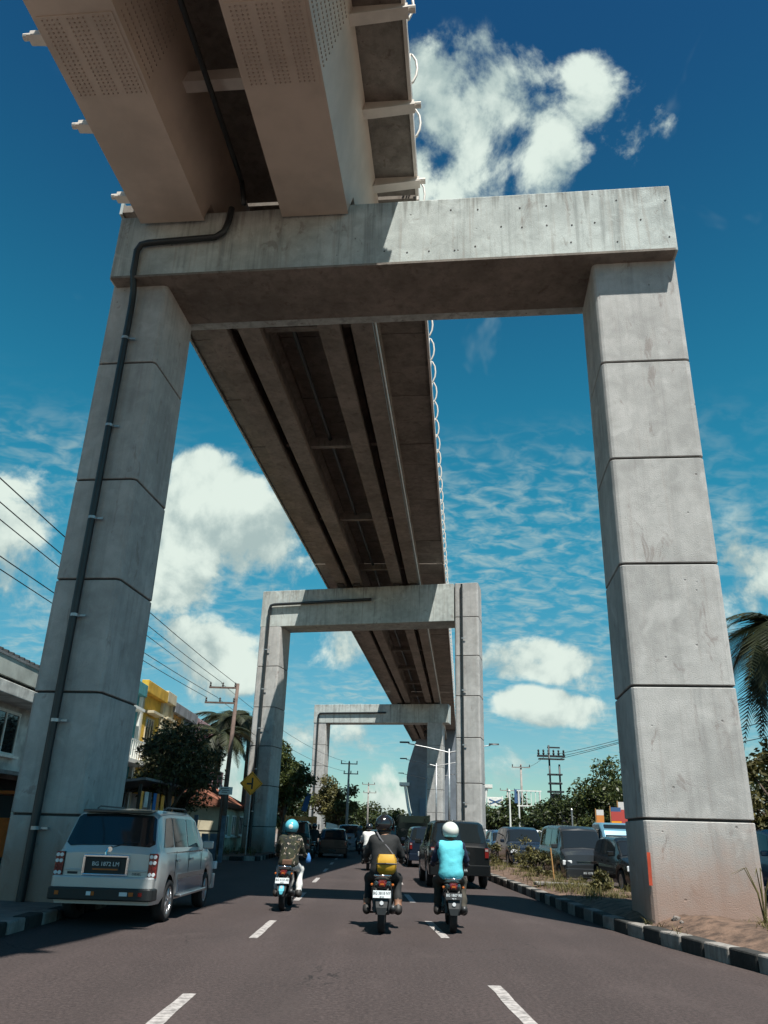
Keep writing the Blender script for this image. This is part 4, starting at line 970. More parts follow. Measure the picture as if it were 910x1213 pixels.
def motorbike(name, label, loc, rz, body_mat, plate, plate_mat='plate_white', ink='ink', low=0, group='motorcycles on the road', accent='chrome'):
    t = thing(name, label, 'motorcycle', loc, rz, group); wr = .285
    for y, nm in ((-.60, 'rear_wheel'), (.66, 'front_wheel')):
        w = MB().lathe([(-.03, wr - .055), (-.060, wr - .04), (-.060, wr - .024), (-.04, wr - .005), (0, wr), (.04, wr - .005), (.060, wr - .024), (.060, wr - .04), (.03, wr - .055), (-.03, wr - .055)], (0, y, wr), 'X', 26, caps=False).build(nm, 'rubber', t, smooth=True)
        rm = MB().lathe([(-.03, wr - .05), (-.03, wr - .07), (.03, wr - .07), (.03, wr - .05)], (0, y, wr), 'X', 26, caps=False)
        for k in range(5):
            a = 2 * math.pi * k / 5; rm.box((0, y + .11 * math.cos(a), wr + .11 * math.sin(a)), (.03, .22, .035), (a, 0, 0))
        rm.lathe([(-.06, .045), (.06, .045)], (0, y, wr), 'X', 12); rm.build('rim', 'dark_metal', w)
    # body: loft of sections from leg shield back to the tail
    def sec(y, hw, z0, z1): return [(-hw * .75, y, z0), (hw * .75, y, z0), (hw, y, z0 + (z1 - z0) * .45), (hw * .9, y, z1 - .03), (hw * .5, y, z1), (-hw * .5, y, z1), (-hw * .9, y, z1 - .03), (-hw, y, z0 + (z1 - z0) * .45)]
    MB().loft([sec(-.86, .075, .62, .75), sec(-.74, .125, .50, .77), (sec(-.50, .16, .42, .76)), sec(-.15, .16, .40, .72), sec(.10, .11, .36, .58), sec(.22, .09, .32, .46)]).build('tail_fairing', body_mat, t, smooth=True, sharp=45)
    MB().loft([sec(-.78, .09, .765, .80), sec(-.62, .125, .74, .815), sec(-.30, .14, .72, .79), sec(.02, .11, .70, .765), sec(.16, .07, .66, .72)]).build('seat', 'black', t, smooth=True, sharp=50)
    MB().loft([sec(.20, .16, .26, .40), sec(.30, .20, .30, .62), sec(.42, .19, .40, .82), sec(.50, .13, .62, .92), sec(.52, .07, .80, .94)]).build('leg_shield', body_mat, t, smooth=True, sharp=45)
    MB().box((0, .06, .30), (.34, .34, .06)).box((0, -.1, .33), (.24, .36, .14)).build('engine', 'dark_metal', t, bevel=.02)
    for s in (-1, 1):
        MB().tube([(s * .26, .14, .225), (s * .02, .14, .24)], .016, 8).build('footrest', 'rubber', t)
        MB().tube([(s * .115, -.60, .29), (s * .135, -.52, .62)], .026, 8).build('shock_absorber', 'dark_metal', t)
        MB().tube([(s * .07, .66, wr), (s * .065, .55, .70)], .022, 8).build('fork_leg', 'galv', t)
        MB().tube([(s * .02, .44, 1.0), (s * .20, .44, 1.02), (s * .33, .47, 1.01)], .016, 8).build('handlebar', 'black', t)
        MB().tube([(s * .28, .49, 1.012), (s * .375, .475, 1.008)], .019, 8).build('grip', 'rubber', t)
        mo = MB().tube([(s * .22, .47, 1.02), (s * .30, .46, 1.16)], .009, 6).build('mirror_stem', 'black', t)
        MB().lathe([(-.012, .03), (-.008, .055), (.012, .05), (.018, .02)], (s * .325, .455, 1.20), 'Y', 14).build('mirror', 'black_gloss', mo)
        MB().lathe([(-.025, .012), (.0, .022), (.02, .014)], (s * .165, -.78, .70), 'Y', 10).build('indicator', 'amber_lamp', t)
    MB().tube([(-.10, -.56, .285), (.10, -.56, .285)], .03, 8).tube([(.10, -.60, .285), (.12, -.1, .32)], .03, 8).build('swingarm', 'dark_metal', t)
    MB().tube([(.12, .05, .25), (.15, -.25, .27), (.165, -.45, .31), (.175, -.84, .38)], [.022, .03, .055, .048], 10).build('exhaust', 'dark_metal', t, smooth=True)
    # rear mudguard, plate and lamp
    MB().loft([[(-w_, y, z), (w_, y, z), (w_, y - .015, z - .01), (-w_, y - .015, z - .01)] for y, z, w_ in ((-.80, .66, .10), (-.90, .55, .10), (-.955, .40, .085), (-.965, .30, .06))]).build('mudguard', 'black', t)
    MB().loft([[(-.062 * c, .66 + (wr + .03) * math.cos(R(a)), wr + (wr + .03) * math.sin(R(a))), (.062 * c, .66 + (wr + .03) * math.cos(R(a)), wr + (wr + .03) * math.sin(R(a))), (.062 * c, .66 + (wr + .045) * math.cos(R(a)), wr + (wr + .045) * math.sin(R(a))), (-.062 * c, .66 + (wr + .045) * math.cos(R(a)), wr + (wr + .045) * math.sin(R(a)))] for a, c in ((10, .6), (40, 1), (80, 1), (120, 1), (150, .8))]).build('front_mudguard', body_mat, t)
    tl = MB().loft([sec(-.885, .05, .68, .755), sec(-.80, .09, .665, .77)]).build('tail_lamp', 'red_lamp', t)
    MB().box((0, -.89, .715), (.06, .012, .025)).build('lamp_lens', 'amber_lamp', tl)
    tilt = R(-14)
    pl = MB().box((0, 0, 0), (.275, .010, .105)).build('number_plate', plate_mat, t); pl.location = (0, -.945, .575); pl.rotation_euler = (tilt, 0, 0)
    text_mesh(plate, .060, 'plate_text', ink, pl, (0, -.0075, .012), (R(90), 0, 0), .86)
    text_mesh('08 24', .03, 'plate_text', ink, pl, (0, -.0075, -.038), (R(90), 0, 0))
    MB().lathe([(-.008, .03), (.008, .024)], (0, -.965, .455), 'Y', 12).build('reflector', 'clear_lamp', t)
    MB().tube([(-.11, -.5, .80), (-.13, -.74, .83), (-.09, -.86, .835), (.09, -.86, .835), (.13, -.74, .83), (.11, -.5, .80)], .014, 8).build('grab_rail', accent, t, smooth=True)
    MB().lathe([(-.03, .05), (.04, .09), (.07, .085)], (0, .52, .90), 'Y', 14).build('headlamp', 'clear_lamp', t)
    return t

# ---- left: turquoise helmet, camouflage shirt
BL, BC, BR = (-1.72, 17.35, 0), (.17, 14.3, 0), (1.33, 14.65, 0)
motorbike('motorbike', 'dark motorcycle with a pale blue tail, leftmost of the nearest three', (*BL,), R(-1), 'paint_black', 'BG 4153 AB', 'plate_white', group='motorcycles on the road')
def ex_left(t, f, hd, ho):
    MB().lathe([(-.012, .01), (-.004, .045), (.006, .05)], hd(0, -.176, .035), 'Y', 14).build('helmet_decal', 'helmet_white', ho)
    MB().prism(rrect(-.10, .10, .0, .11, .02), -.40, -.24, 'Y').build('pouch', 'cloth_brown', t, bevel=.02).location = (0, 0, .84)
def ex_left2(t, f, hd, ho):
    ex_left(t, f, hd, ho)
    MB().loft([[(.37 + x * w_, .46 + y * w_, z) for x, y in ((-.5, -.3), (.5, -.3), (.6, .2), (0, .4), (-.6, .2))] for z, w_ in ((.86, .05), (.89, .10), (.96, .095), (1.02, .06), (1.07, .02))]).build('carrier_bag', 'cloth_blue', t, smooth=True)
person('person', 'rider in turquoise helmet, camouflage shirt and pale trousers on the leftmost motorcycle', (*BL,), R(-1), ('cloth_camo', 'cloth_camo', 'cloth_white', 'shoe'), 'helmet_aqua', .017, .02, 0.0, extra=ex_left2, foot_out=.03)
MB_ = MB().loft([[(-w_, y, z), (w_, y, z), (w_ * .8, y - .02, z - .01), (-w_ * .8, y - .02, z - .01)] for y, z, w_ in ((-.90, .52, .05), (-.985, .40, .055), (-.99, .34, .03))])
o_ = MB_.build('tail_guard', 'helmet_aqua', [o for o in bpy.data.objects if o.name == 'motorbike'][0])
# ---- centre: black helmet and jacket with a yellow bag
motorbike('motorbike', 'black motorcycle with a white number plate in the middle of the road', (*BC,), R(-1.5), 'paint_black', 'BG 3818 NY', 'plate_white')
def ex_mid(t, f, hd, ho):
    b = MB(); 
    b.loft([[(x * w_, y, z + .0) for x, y in ((-.5, -.16), (-.42, -.245 - b_), (0, -.27 - b_), (.42, -.245 - b_), (.5, -.16), (.0, -.12))] for z, w_, b_ in ((.86, .20, .0), (.90, .27, .03), (.98, .29, .045), (1.06, .28, .03), (1.12, .22, .0))])
    bo = b.build('sling_bag', 'bag_yellow', t, smooth=True, sharp=50)
    bo.location = (.05, .02, -.17); bo.scale = (1.18, 1.08, 1.16)
    MB().tube([(-.14, -.275, .995), (0, -.325, 1.0), (.14, -.275, .995)], .012, 6).build('bag_zip', 'black', bo)
    MB().tube([(.12, -.17, 1.08), (.02, -.155, 1.20), (-.10, -.115, 1.33), (-.15, -.03, 1.415)], .015, 6).build('bag_strap', 'cloth_grey', bo)
    MB().tube([(-.09, -.19, .90), (-.20, -.07, .98)], .012, 6).build('bag_strap', 'cloth_grey', bo)
    MB().loft([[hd(x, y, z) for x, y in ((-.07, .07), (0, .135), (.07, .07), (.05, .05))] for z in (-.09, -.045, -.01)]).build('face_mask', 'cloth_white', t)
person('person', 'rider in black helmet and black jacket wearing a yellow bag on the middle motorcycle', (*BC,), R(-1.5), ('cloth_black', 'cloth_black', 'cloth_black', 'shoe'), 'helmet_black', .016, .0, R(-38), extra=ex_mid, foot_out=.05, spread=1.12, barefoot=True)
# ---- right: white helmet, aqua raglan shirt
motorbike('motorbike', 'black motorcycle behind the black sport utility vehicle, rightmost of the nearest three', (*BR,), R(-2), 'paint_black', 'BG 1807 RE', 'plate_black', 'plate_white')
person('person', 'rider in white helmet and aqua shirt with navy sleeves on the rightmost motorcycle', (*BR,), R(-2), ('cloth_aqua', 'cloth_navy', 'cloth_olive', 'shoe'), 'helmet_white', .014, -.02, R(12), spread=1.05, foot_out=.02)
# ---- farther riders
far = [('white shirted rider seen left of the black-jacketed rider', (-.22, 34.5, 0), ('cloth_white', 'cloth_white', 'cloth_black', 'shoe'), 'helmet_black', 'small dark motorcycle under the white shirted rider'),
       ('dark-clad rider beside the low black car in the deck shadow', (-3.25, 45.5, 0), ('cloth_black', 'cloth_black', 'cloth_black', 'shoe'), 'helmet_black', 'small dark motorcycle beside the low black car'),
       ('grey-clad rider far ahead left of the white shirted rider', (-.95, 56.0, 0), ('cloth_grey', 'cloth_brown', 'cloth_black', 'shoe'), 'helmet_grey', 'distant motorcycle under the grey-clad rider')]
for lb, lc, mt, hm, bl in far:
    motorbike('motorbike', bl, lc, R(1), 'paint_black', 'BG 26', 'plate_black', 'plate_white')
    person('person', lb, lc, R(1), mt, hm, .028)

# sizes of the three nearest machines with their riders
for o in list(bpy.data.objects):
    if o.type == 'EMPTY' and o.get('category') in ('person', 'motorcycle'):
        if 'leftmost' in o['label']: o.scale = (.95, .95, .94)
        elif 'rightmost' in o['label']: o.scale = (.97, .97, .945)
        elif 'middle' in o['label']: o.scale = (1.0, 1.0, .99)

# ================================================================== VEGETATION
leaf_mat('leaf_dark', (0.012, 0.022, 0.008), (0.060, 0.078, 0.022)); leaf_mat('leaf_mid', (0.022, 0.036, 0.010), (0.085, 0.100, 0.028)); leaf_mat('leaf_olive', (0.035, 0.036, 0.012), (0.13, 0.115, 0.035), .6)
leaf_mat('leaf_mango', (0.016, 0.022, 0.009), (0.11, 0.105, 0.042), .5); leaf_mat('leaf_palm', (0.012, 0.018, 0.008), (0.042, 0.048, 0.020), .5); leaf_mat('grass', (0.045, 0.045, 0.014), (0.17, 0.145, 0.05), .7)
pmat('bark', (0.085, 0.062, 0.048), 0.95, 0, 0.4, 5, 0.8, 22); pmat('bamboo', (0.45, 0.24, 0.09), 0.7, 0, 0.2, 6)
def quads_mesh(name, P, mat):
    """P: (n, 4, 3) leaf corners -> one mesh"""
    n = len(P); me = bpy.data.meshes.new(name); me.vertices.add(n * 4); me.vertices.foreach_set('co', P.reshape(-1).astype(np.float32))
    me.loops.add(n * 4); me.loops.foreach_set('vertex_index', np.arange(n * 4, dtype=np.int32)); me.polygons.add(n)
    me.polygons.foreach_set('loop_start', np.arange(0, n * 4, 4, dtype=np.int32)); me.polygons.foreach_set('loop_total', np.full(n, 4, np.int32))
    me.materials.append(MATS[mat]); me.update(); me.validate(); return me
def leaf_quads(c, size, rng, droop=0.4, aspect=0.42):
    n = len(c); d = rng.normal(size=(n, 3)); d[:, 2] = d[:, 2] * .6 - droop; d /= np.linalg.norm(d, axis=1)[:, None]
    s = np.cross(d, rng.normal(size=(n, 3))); s /= np.linalg.norm(s, axis=1)[:, None] + 1e-9
    L = size * rng.uniform(.6, 1.3, (n, 1)); w = L * aspect
    return np.stack([c, c + d * L * .5 + s * w * .5, c + d * L, c + d * L * .5 - s * w * .5], 1)
def tree(name, label, loc, height, rx, rz, n_leaf, leaf, mat, seed, trunk_r=.14, clumps=26, group=None, cat='tree', crown_low=.38):
    rng = np.random.default_rng(seed); t = thing(name, label, cat, loc, rng.uniform(0, 6), group)
    cz = height - rz
    # clump centres spread through an uneven crown
    C_ = []
    while len(C_) < clumps:
        p = rng.uniform(-1, 1, 3)
        r = np.linalg.norm(p)
        if r < 1 and r > .30: C_.append(p * np.array([rx, rx, rz]) * rng.uniform(.78, 1.08) + np.array([0, 0, cz]))
    C_ = np.array(C_); cr = rng.uniform(.22, .42, clumps) * rx
    k = rng.integers(0, clumps, n_leaf); off = rng.normal(size=(n_leaf, 3)); off /= np.linalg.norm(off, axis=1)[:, None]
    pts = C_[k] + off * (cr[k] * rng.uniform(.35, 1.08, n_leaf) )[:, None] * np.array([1, 1, .72])
    q = leaf_quads(pts, leaf, rng)
    inst(quads_mesh('crown', q, mat), 'crown', t)
    tr = MB(); hb = height * crown_low
    tr.tube([(0, 0, -.1), (.04, .02, hb * .5), (-.03, .05, hb), (.02, 0, cz)], [trunk_r * 1.35, trunk_r, trunk_r * .85, trunk_r * .4], 9)
    for i in range(min(clumps, 12)):
        c = C_[i]; st = Vector((0, 0, hb * rng.uniform(.75, 1.05))); e = Vector(c)
        tr.tube([st, st.lerp(e, .5) + Vector((0, 0, .12 * rz)), e], [trunk_r * .5, trunk_r * .32, trunk_r * .1], 6)
    tr.build('trunk', 'bark', t, smooth=True)
    return t
_frond = {}
def frond_mesh(L, droop, seed, mat):
    rng = np.random.default_rng(seed); n = 46; P = []
    def spine(u): return np.array([0, L * (u - .16 * u * u), L * (.42 * u - (.42 + droop) * u * u)])
    for i in range(n):
        u = .12 + .86 * i / n; a = spine(u); tg = spine(u + .02) - spine(u); tg /= np.linalg.norm(tg)
        ll = L * .30 * math.sin(math.pi * min(1, u * .9 + .12)) + .06
        for s in (-1, 1):
            d = np.array([s * 1.0, .35, -.55 + rng.uniform(-.2, .1)]) + tg * .45; d /= np.linalg.norm(d); w = tg * .028 * L * .5
            P.append([a - w, a + w, a + d * ll + w * .2, a + d * ll - w * .2])
    for i in range(10):
        u0, u1 = i / 10, (i + 1) / 10; a, b = spine(u0), spine(u1); w = np.array([.022 * (1.15 - u0), 0, 0]); P.append([a - w, a + w, b + w, b - w]); v = np.array([0, 0, .02 * (1.1 - u0)]); P.append([a - v, a + v, b + v, b - v])
    return quads_mesh('frond', np.array(P), mat)
def palm(label, loc, h, L, n, seed, group=None, lean=(0, 0), droop=.55, mat='leaf_palm'):
    rng = np.random.default_rng(seed); t = thing('palm_tree', label, 'palm', loc, 0, group)
    MB().tube([(0, 0, -.1), (lean[0] * .3, lean[1] * .3, h * .35), (lean[0] * .65, lean[1] * .65, h * .7), (lean[0], lean[1], h)], [.19, .14, .12, .11], 9).build('trunk', 'bark', t, smooth=True)
    ms = [frond_mesh(L * s, droop * d_, seed + k, mat) for k, (s, d_) in enumerate(((1, 1), (.92, 1.35), (1.05, .7)))]
    for i in range(n):
        a = 2 * math.pi * (i * .382 * 1.618 + rng.uniform(-.03, .03)); tilt = rng.uniform(-.75, .55)
        inst(ms[i % 3], 'frond', t, (lean[0], lean[1], h), (tilt, rng.uniform(-.2, .2), a))
    return t

# ================================================================== LEFT SIDE
pmat('plaster_white', (0.50, 0.51, 0.49), 0.9, 0, 0.4, 1.6, 0.2, 20); pmat('plaster_pale', (0.40, 0.43, 0.40), 0.9, 0, 0.3, 1.0); pmat('plaster_teal', (0.055, 0.25, 0.28), 0.85, 0, 0.3, 1.4); pmat('plaster_yellow', (0.60, 0.36, 0.04), 0.85, 0, 0.25, 1.4)
pmat('plaster_cream', (0.52, 0.46, 0.33), 0.85, 0, 0.2, 1.2); pmat('plaster_orange', (0.50, 0.25, 0.06), 0.85, 0, 0.25, 1.2); pmat('plaster_grey', (0.20, 0.21, 0.23), 0.85, 0, 0.3, 1.2); pmat('plaster_pink', (0.42, 0.28, 0.30), 0.85, 0, 0.3, 1.2)
pmat('zinc', (0.22, 0.22, 0.23), 0.55, 0.4, 0.4, 2); pmat('brick_tile', (0.20, 0.075, 0.045), 0.9, 0, 0.4, 3, 0.4, 12); pmat('stall_orange', (0.55, 0.13, 0.02), 0.6, 0, 0.3, 3); pmat('tarp_blue', (0.03, 0.12, 0.32), 0.6, 0, 0.2, 3)
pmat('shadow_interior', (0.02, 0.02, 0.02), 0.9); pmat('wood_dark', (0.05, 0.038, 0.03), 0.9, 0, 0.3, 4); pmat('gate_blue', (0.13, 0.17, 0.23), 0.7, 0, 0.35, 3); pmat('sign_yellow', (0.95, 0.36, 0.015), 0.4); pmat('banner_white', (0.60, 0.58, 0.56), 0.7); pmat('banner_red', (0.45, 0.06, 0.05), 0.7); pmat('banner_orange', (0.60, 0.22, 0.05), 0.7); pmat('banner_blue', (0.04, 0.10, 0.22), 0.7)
pmat('pole_concrete', (0.30, 0.27, 0.25), 0.9, 0, 0.25, 3); pmat('pole_brown', (0.13, 0.09, 0.075), 0.9, 0, 0.3, 3)

def window(parent, x, y0, y1, z0, z1, frame='white_paint', bars=2, sill=True):
    """window on a facade that faces +x at x"""
    w = MB(); d = .05
    w.box((x + d / 2, (y0 + y1) / 2, z1), (d, y1 - y0 + .1, .08)); w.box((x + d / 2, (y0 + y1) / 2, z0), (d, y1 - y0 + .1, .08))
    for yy in [y0 + (y1 - y0) * k / bars for k in range(bars + 1)]: w.box((x + d / 2, yy, (z0 + z1) / 2), (d * .9, .06, z1 - z0))
    wo = w.build('window', frame, parent); 
    for k in range(bars):
        a = y0 + (y1 - y0) * k / bars; b = y0 + (y1 - y0) * (k + 1) / bars; MB().box((x + .006, (a + b) / 2, (z0 + z1) / 2), (.02, b - a - .05, z1 - z0 - .05)).build('pane', 'glass', wo)
    if sill: MB().box((x + .08, (y0 + y1) / 2, z0 - .07), (.2, y1 - y0 + .25, .07)).build('sill', frame, wo)
    return wo
XF = -11.2
# -- white house with a ribbed roof, left picture edge
A = thing('white_house', 'weathered white two-storey shop house with a ribbed metal roof at the left edge', 'house', (XF, 22.5, 0), 0)
MB().box((-3.5, 0, 2.8), (7, 15, 5.4)).build('wall', 'plaster_white', A)
rf = MB().add([(.9, -7.9, 5.75), (.9, 7.9, 5.75), (-4, 7.9, 7.0), (-4, -7.9, 7.0), (.9, -7.9, 5.68), (.9, 7.9, 5.68), (-4, 7.9, 6.93), (-4, -7.9, 6.93)], [(0, 1, 2, 3), (4, 7, 6, 5), (0, 4, 5, 1), (1, 5, 6, 2), (3, 2, 6, 7), (0, 3, 7, 4)]).build('roof', 'zinc', A)
rib = MB().add([(.9, -.05, 5.76), (.9, .05, 5.76), (-4, .05, 7.01), (-4, -.05, 7.01), (.9, -.03, 5.83), (.9, .03, 5.83), (-4, .03, 7.08), (-4, -.03, 7.08)], [(0, 1, 5, 4), (1, 2, 6, 5), (2, 3, 7, 6), (3, 0, 4, 7), (4, 5, 6, 7)]).mesh('roof_rib', 'black')
for k in range(44): inst(rib, 'roof_rib', rf, (0, -7.7 + k * .355, 0))
MB().box((.82, 0, 5.42), (.12, 15.6, .52)).build('fascia', 'plaster_pale', A)
MB().box((.45, 0, 4.88), (.9, 15.4, .34)).build('balcony_slab', 'plaster_white', A, bevel=.02)
for y in (-4.5, -1.2, 1.6, 4.6): window(A, 0.0, y - .9, y + .9, 3.3, 4.5)
MB().box((.65, 0, 2.72), (1.5, 15.2, .10), (0, R(6), 0)).build('awning', 'zinc', A)
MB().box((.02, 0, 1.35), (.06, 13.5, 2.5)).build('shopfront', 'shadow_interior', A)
for y in (-6, -3, 0, 1.4, 3.2, 6): MB().box((.1, y, 1.3), (.16, .14, 2.6)).build('door_post', 'white_paint', A)
F = thing('food_cart', 'orange food cart with a white frame before the white house', 'cart', (-9.9, 22.9, .09), 0)
MB().box((0, 0, .95), (.8, 1.9, .95)).build('counter', 'stall_orange', F, bevel=.02); MB().box((0, 0, 2.05), (1.0, 2.1, .08)).build('canopy', 'stall_orange', F)
for x in (-.36, .36):
    for y in (-.9, .9): MB().tube([(x, y, 1.4), (x, y, 2.05)], .025, 6).build('post', 'white_paint', F)
for y in (-.7, .7): MB().lathe([(-.03, .26), (.03, .26)], (.43, y, .28), 'X', 16).build('wheel', 'rubber', F)
for k in range(6): MB().box((.42, -.85 + k * .34, .62), (.02, .05, .9)).build('slat', 'white_paint', F)

# -- colourful row of shop houses
def shop(label, y0, y1, h, mat, parapet, trim, seed, extra=0):
    t = thing('shop_house', label, 'house', (XF, (y0 + y1) / 2, 0), 0, 'row of shop houses on the left'); w = y1 - y0
    MB().box((-4, 0, h / 2), (8, w - .02, h)).build('wall', mat, t)
    MB().box((.10, 0, h + .25), (.35, w - .03, .55)).build('parapet', parapet, t, bevel=.02)
    MB().box((.45, 0, h * .56), (.95, w - .04, .16)).build('balcony_slab', trim, t)
    br = MB()
    br.box((.88, 0, h * .56 + .85), (.05, w - .1, .05)); 
    bo = br.build('balustrade', trim, t)
    for k in range(int(w / .32)): MB().box((.88, -w / 2 + .2 + k * .32, h * .56 + .46), (.05, .07, .78)).build('baluster', trim, bo)
    n = max(1, int(w / 2.4)); 
    for k in range(n):
        yc = -w / 2 + w * (k + .5) / n; window(t, 0.0, yc - .65, yc + .65, h * .62, h * .62 + 1.7, trim, 3)
        MB().box((.18, yc, h * .62 + 1.95), (.5, 1.9, .12)).build('hood', trim, t)
    MB().box((.02, 0, 1.45), (.06, w - .5, 2.6)).build('shutter', 'zinc', t)
    MB().box((.75, 0, 3.05), (1.6, w - .1, .08), (0, R(8), 0)).build('awning', 'zinc', t)
    for s in (-1, 1): MB().box((.06, s * (w / 2 - .12), h / 2), (.16, .20, h)).build('pilaster', trim, t)
    return t
shop('teal shop house with white balcony columns behind the near left leg', 31.5, 37.4, 7.0, 'plaster_teal', 'plaster_teal', 'white_paint', 1)
shop('bright yellow shop house beside the teal one', 37.4, 41.2, 7.3, 'plaster_yellow', 'plaster_yellow', 'plaster_cream', 2)
shop('cream shop house between the yellow and the orange ones', 41.2, 43.0, 7.4, 'plaster_cream', 'plaster_cream', 'plaster_cream', 3)
shop('orange shop house beyond the cream one', 43.0, 45.8, 7.1, 'plaster_orange', 'plaster_grey', 'plaster_cream', 4)
shop('grey shop house beyond the orange one', 45.8, 48.6, 7.1, 'plaster_grey', 'plaster_grey', 'plaster_grey', 5)
shop('pink shop house with a toothed parapet at the end of the row', 48.6, 55.5, 7.0, 'plaster_pink', 'plaster_pink', 'plaster_pink', 6)

# -- stall with hanging cloths under the mango tree, gate and low house
K = thing('roadside_stall', 'dark timber roadside stall with hanging cloths under the mango tree', 'stall', (-9.0, 30.5, 0), 0)
MB().box((0, 0, 2.75), (2.4, 5.2, .08), (0, R(-7), 0)).build('roof', 'zinc', K)
for x in (-1, 1):
    for y in (-2.4, 0, 2.4): MB().box((x, y, 1.35), (.1, .1, 2.7)).build('post', 'wood_dark', K)
MB().box((.2, 0, .5), (1.2, 4.6, 1.0)).build('counter', 'wood_dark', K, bevel=.02)
MB().box((-1.05, 0, 1.4), (.05, 5.0, 2.6)).build('back_panel', 'wood_dark', K)
random.seed(9)
for k in range(9):
    m_ = random.choice(['banner_orange', 'cloth_white', 'cloth_blue', 'sign_yellow', 'cloth_grey', 'cloth_grey', 'banner_white']); y = -2.2 + k * .55; w_ = random.uniform(.25, .45); h_ = random.uniform(.5, .9)
    MB().loft([[(1.02 + .03 * math.sin(3 * k + j), y + (j - 3) * w_ / 6, z) for j in range(7)] + [(1.04 + .03 * math.sin(3 * k + j), y + (j - 3) * w_ / 6, z) for j in range(6, -1, -1)] for z in (2.5, 2.5 - h_ / 2, 2.5 - h_)]).build('hanging_cloth', m_, K)
G = thing('gate', 'blue grey metal gate with dark posts left of the second frame', 'gate', (-8.9, 37.0, 0), R(4))
for x in (-1.7, -.4, 1.0, 2.2): MB().box((x, 0, .95), (.16, .16, 1.9)).build('post', 'gate_blue' if x > -1 else 'black', G)
for k in range(10): MB().box((-1.5 + k * .37, .04, .62), (.30, .03, 1.05)).build('board', 'gate_blue', G)
MB().box((0.2, .08, 1.25), (3.7, .04, .06)).build('top_rail', 'black', G)
HB = thing('low_house', 'low house with a red tiled roof behind the road sign', 'house', (-9.6, 47.5, 0), 0)
MB().box((0, 0, 1.3), (3.2, 8, 2.6)).build('wall', 'plaster_cream', HB)
ro = MB().add([(1.9, -4.3, 2.45), (1.9, 4.3, 2.45), (-.3, 4.3, 3.5), (-.3, -4.3, 3.5), (-2.2, -4.3, 2.5), (-2.2, 4.3, 2.5), (1.9, -4.3, 2.38), (1.9, 4.3, 2.38)], [(0, 1, 2, 3), (3, 2, 5, 4), (0, 6, 7, 1), (0, 3, 4, 6), (1, 7, 5, 2)]).build('roof', 'brick_tile', HB)
tl_ = MB().add([(1.95, -.1, 2.47), (1.95, .1, 2.47), (-.3, .1, 3.53), (-.3, -.1, 3.53), (1.95, 0, 2.55), (-.3, 0, 3.61)], [(0, 4, 5, 3), (1, 2, 5, 4), (0, 1, 4)]).mesh('tile_row', 'brick_tile')
for k in range(38): inst(tl_, 'tile_row', ro, (0, -4.15 + k * .225, 0))
for y in (-2.5, 0, 2.5): window(HB, 1.6, y - .6, y + .6, 1.0, 2.0)
SB = thing('notice_board', 'small white notice board on two dark posts beside the gate', 'sign', (-7.0, 38.6, 0), R(6))
MB().box((0, 0, 3.0), (.62, .05, .34)).build('board', 'white_paint', SB)
for x in (-.16, .12): MB().tube([(x, .04, 0), (x, .04, 3.1)], .035, 8).build('post', 'pole_brown', SB)
for k in range(3): MB().box((-.05 + .06 * (k % 2), -.028, 3.09 - k * .08), (.38 - .06 * k, .006, .025)).build('lettering', 'ink', SB)

# -- yellow diamond side-road sign
D = thing('road_sign', 'yellow diamond road sign with a black side-road symbol at the second frame', 'sign', (-6.50, 43.0, .15), R(3))
MB().tube([(0, .05, 0), (0, .05, 4.0)], .035, 10).build('post', 'galv', D)
q = .60
pl = MB().prism([(0, -q), (q, 0), (0, q), (-q, 0)], -.012, .012, 'Y').build('plate', 'sign_yellow', D, bevel=.006); pl.location = (0, 0, 3.42)
for a, b in (((0, -q * .93), (q * .93, 0)), ((q * .93, 0), (0, q * .93)), ((0, q * .93), (-q * .93, 0)), ((-q * .93, 0), (0, -q * .93))):
    MB().tube([(a[0] * .95, -.014, a[1] * .95), (b[0] * .95, -.014, b[1] * .95)], .010, 4).build('border', 'ink', pl)
MB().box((.05, -.016, 0), (.085, .008, .56)).build('symbol_bar', 'ink', pl); MB().box((-.11, -.016, -.02), (.24, .008, .085)).build('symbol_arm', 'ink', pl)

# -- utility poles and wires
def utility_pole(label, loc, h, arms, mat='pole_concrete', lean=0, group='utility poles', az=0, n_ins=3):
    t = thing('utility_pole', label, 'pole', loc, az, group)
    MB().tube([(0, 0, -.1), (lean * .5, 0, h * .5), (lean, 0, h)], [.15, .12, .085], 10).build('shaft', mat, t, smooth=True)
    for z, x0, x1 in arms:
        a = MB().box(((x0 + x1) / 2, -.1, z), (x1 - x0, .09, .09)).build('crossarm', mat, t)
        for k in range(n_ins): x = x0 + .06 + (x1 - x0 - .12) * k / max(1, n_ins - 1); MB().lathe([(0, .03), (.06, .06), (.12, .035), (.18, .055), (.24, .02)], (x, -.1, z + .05), 'Z', 8).build('insulator', 'black', a)
    return t
utility_pole('leaning brown utility pole with two crossarms above the mango tree', (-7.75, 42.4, 0), 8.6, [(8.35, -1.35, .1), (7.55, -1.5, .1)], 'pole_brown', .15)
utility_pole('slim utility pole with two crossarms in the gap under the third frame', (-2.6, 78, 0), 7.5, [(7.3, -.8, .8), (6.4, -.5, .9)])
utility_pole('farthest utility pole under the third frame, right of the slim one', (-1.0, 115, 0), 7.6, [(7.4, -.9, .9), (6.3, -.7, 1.1)])
def wire(name, label, a, b, sag, r=.012, group='overhead wires'):
    a, b = Vector(a), Vector(b); pts = [a.lerp(b, i / 14) - Vector((0, 0, sag * 4 * (i / 14) * (1 - i / 14))) for i in range(15)]
    o = MB().tube(pts, r, 5).build('overhead_wire', 'black'); return tag(o, label, 'wire', group)
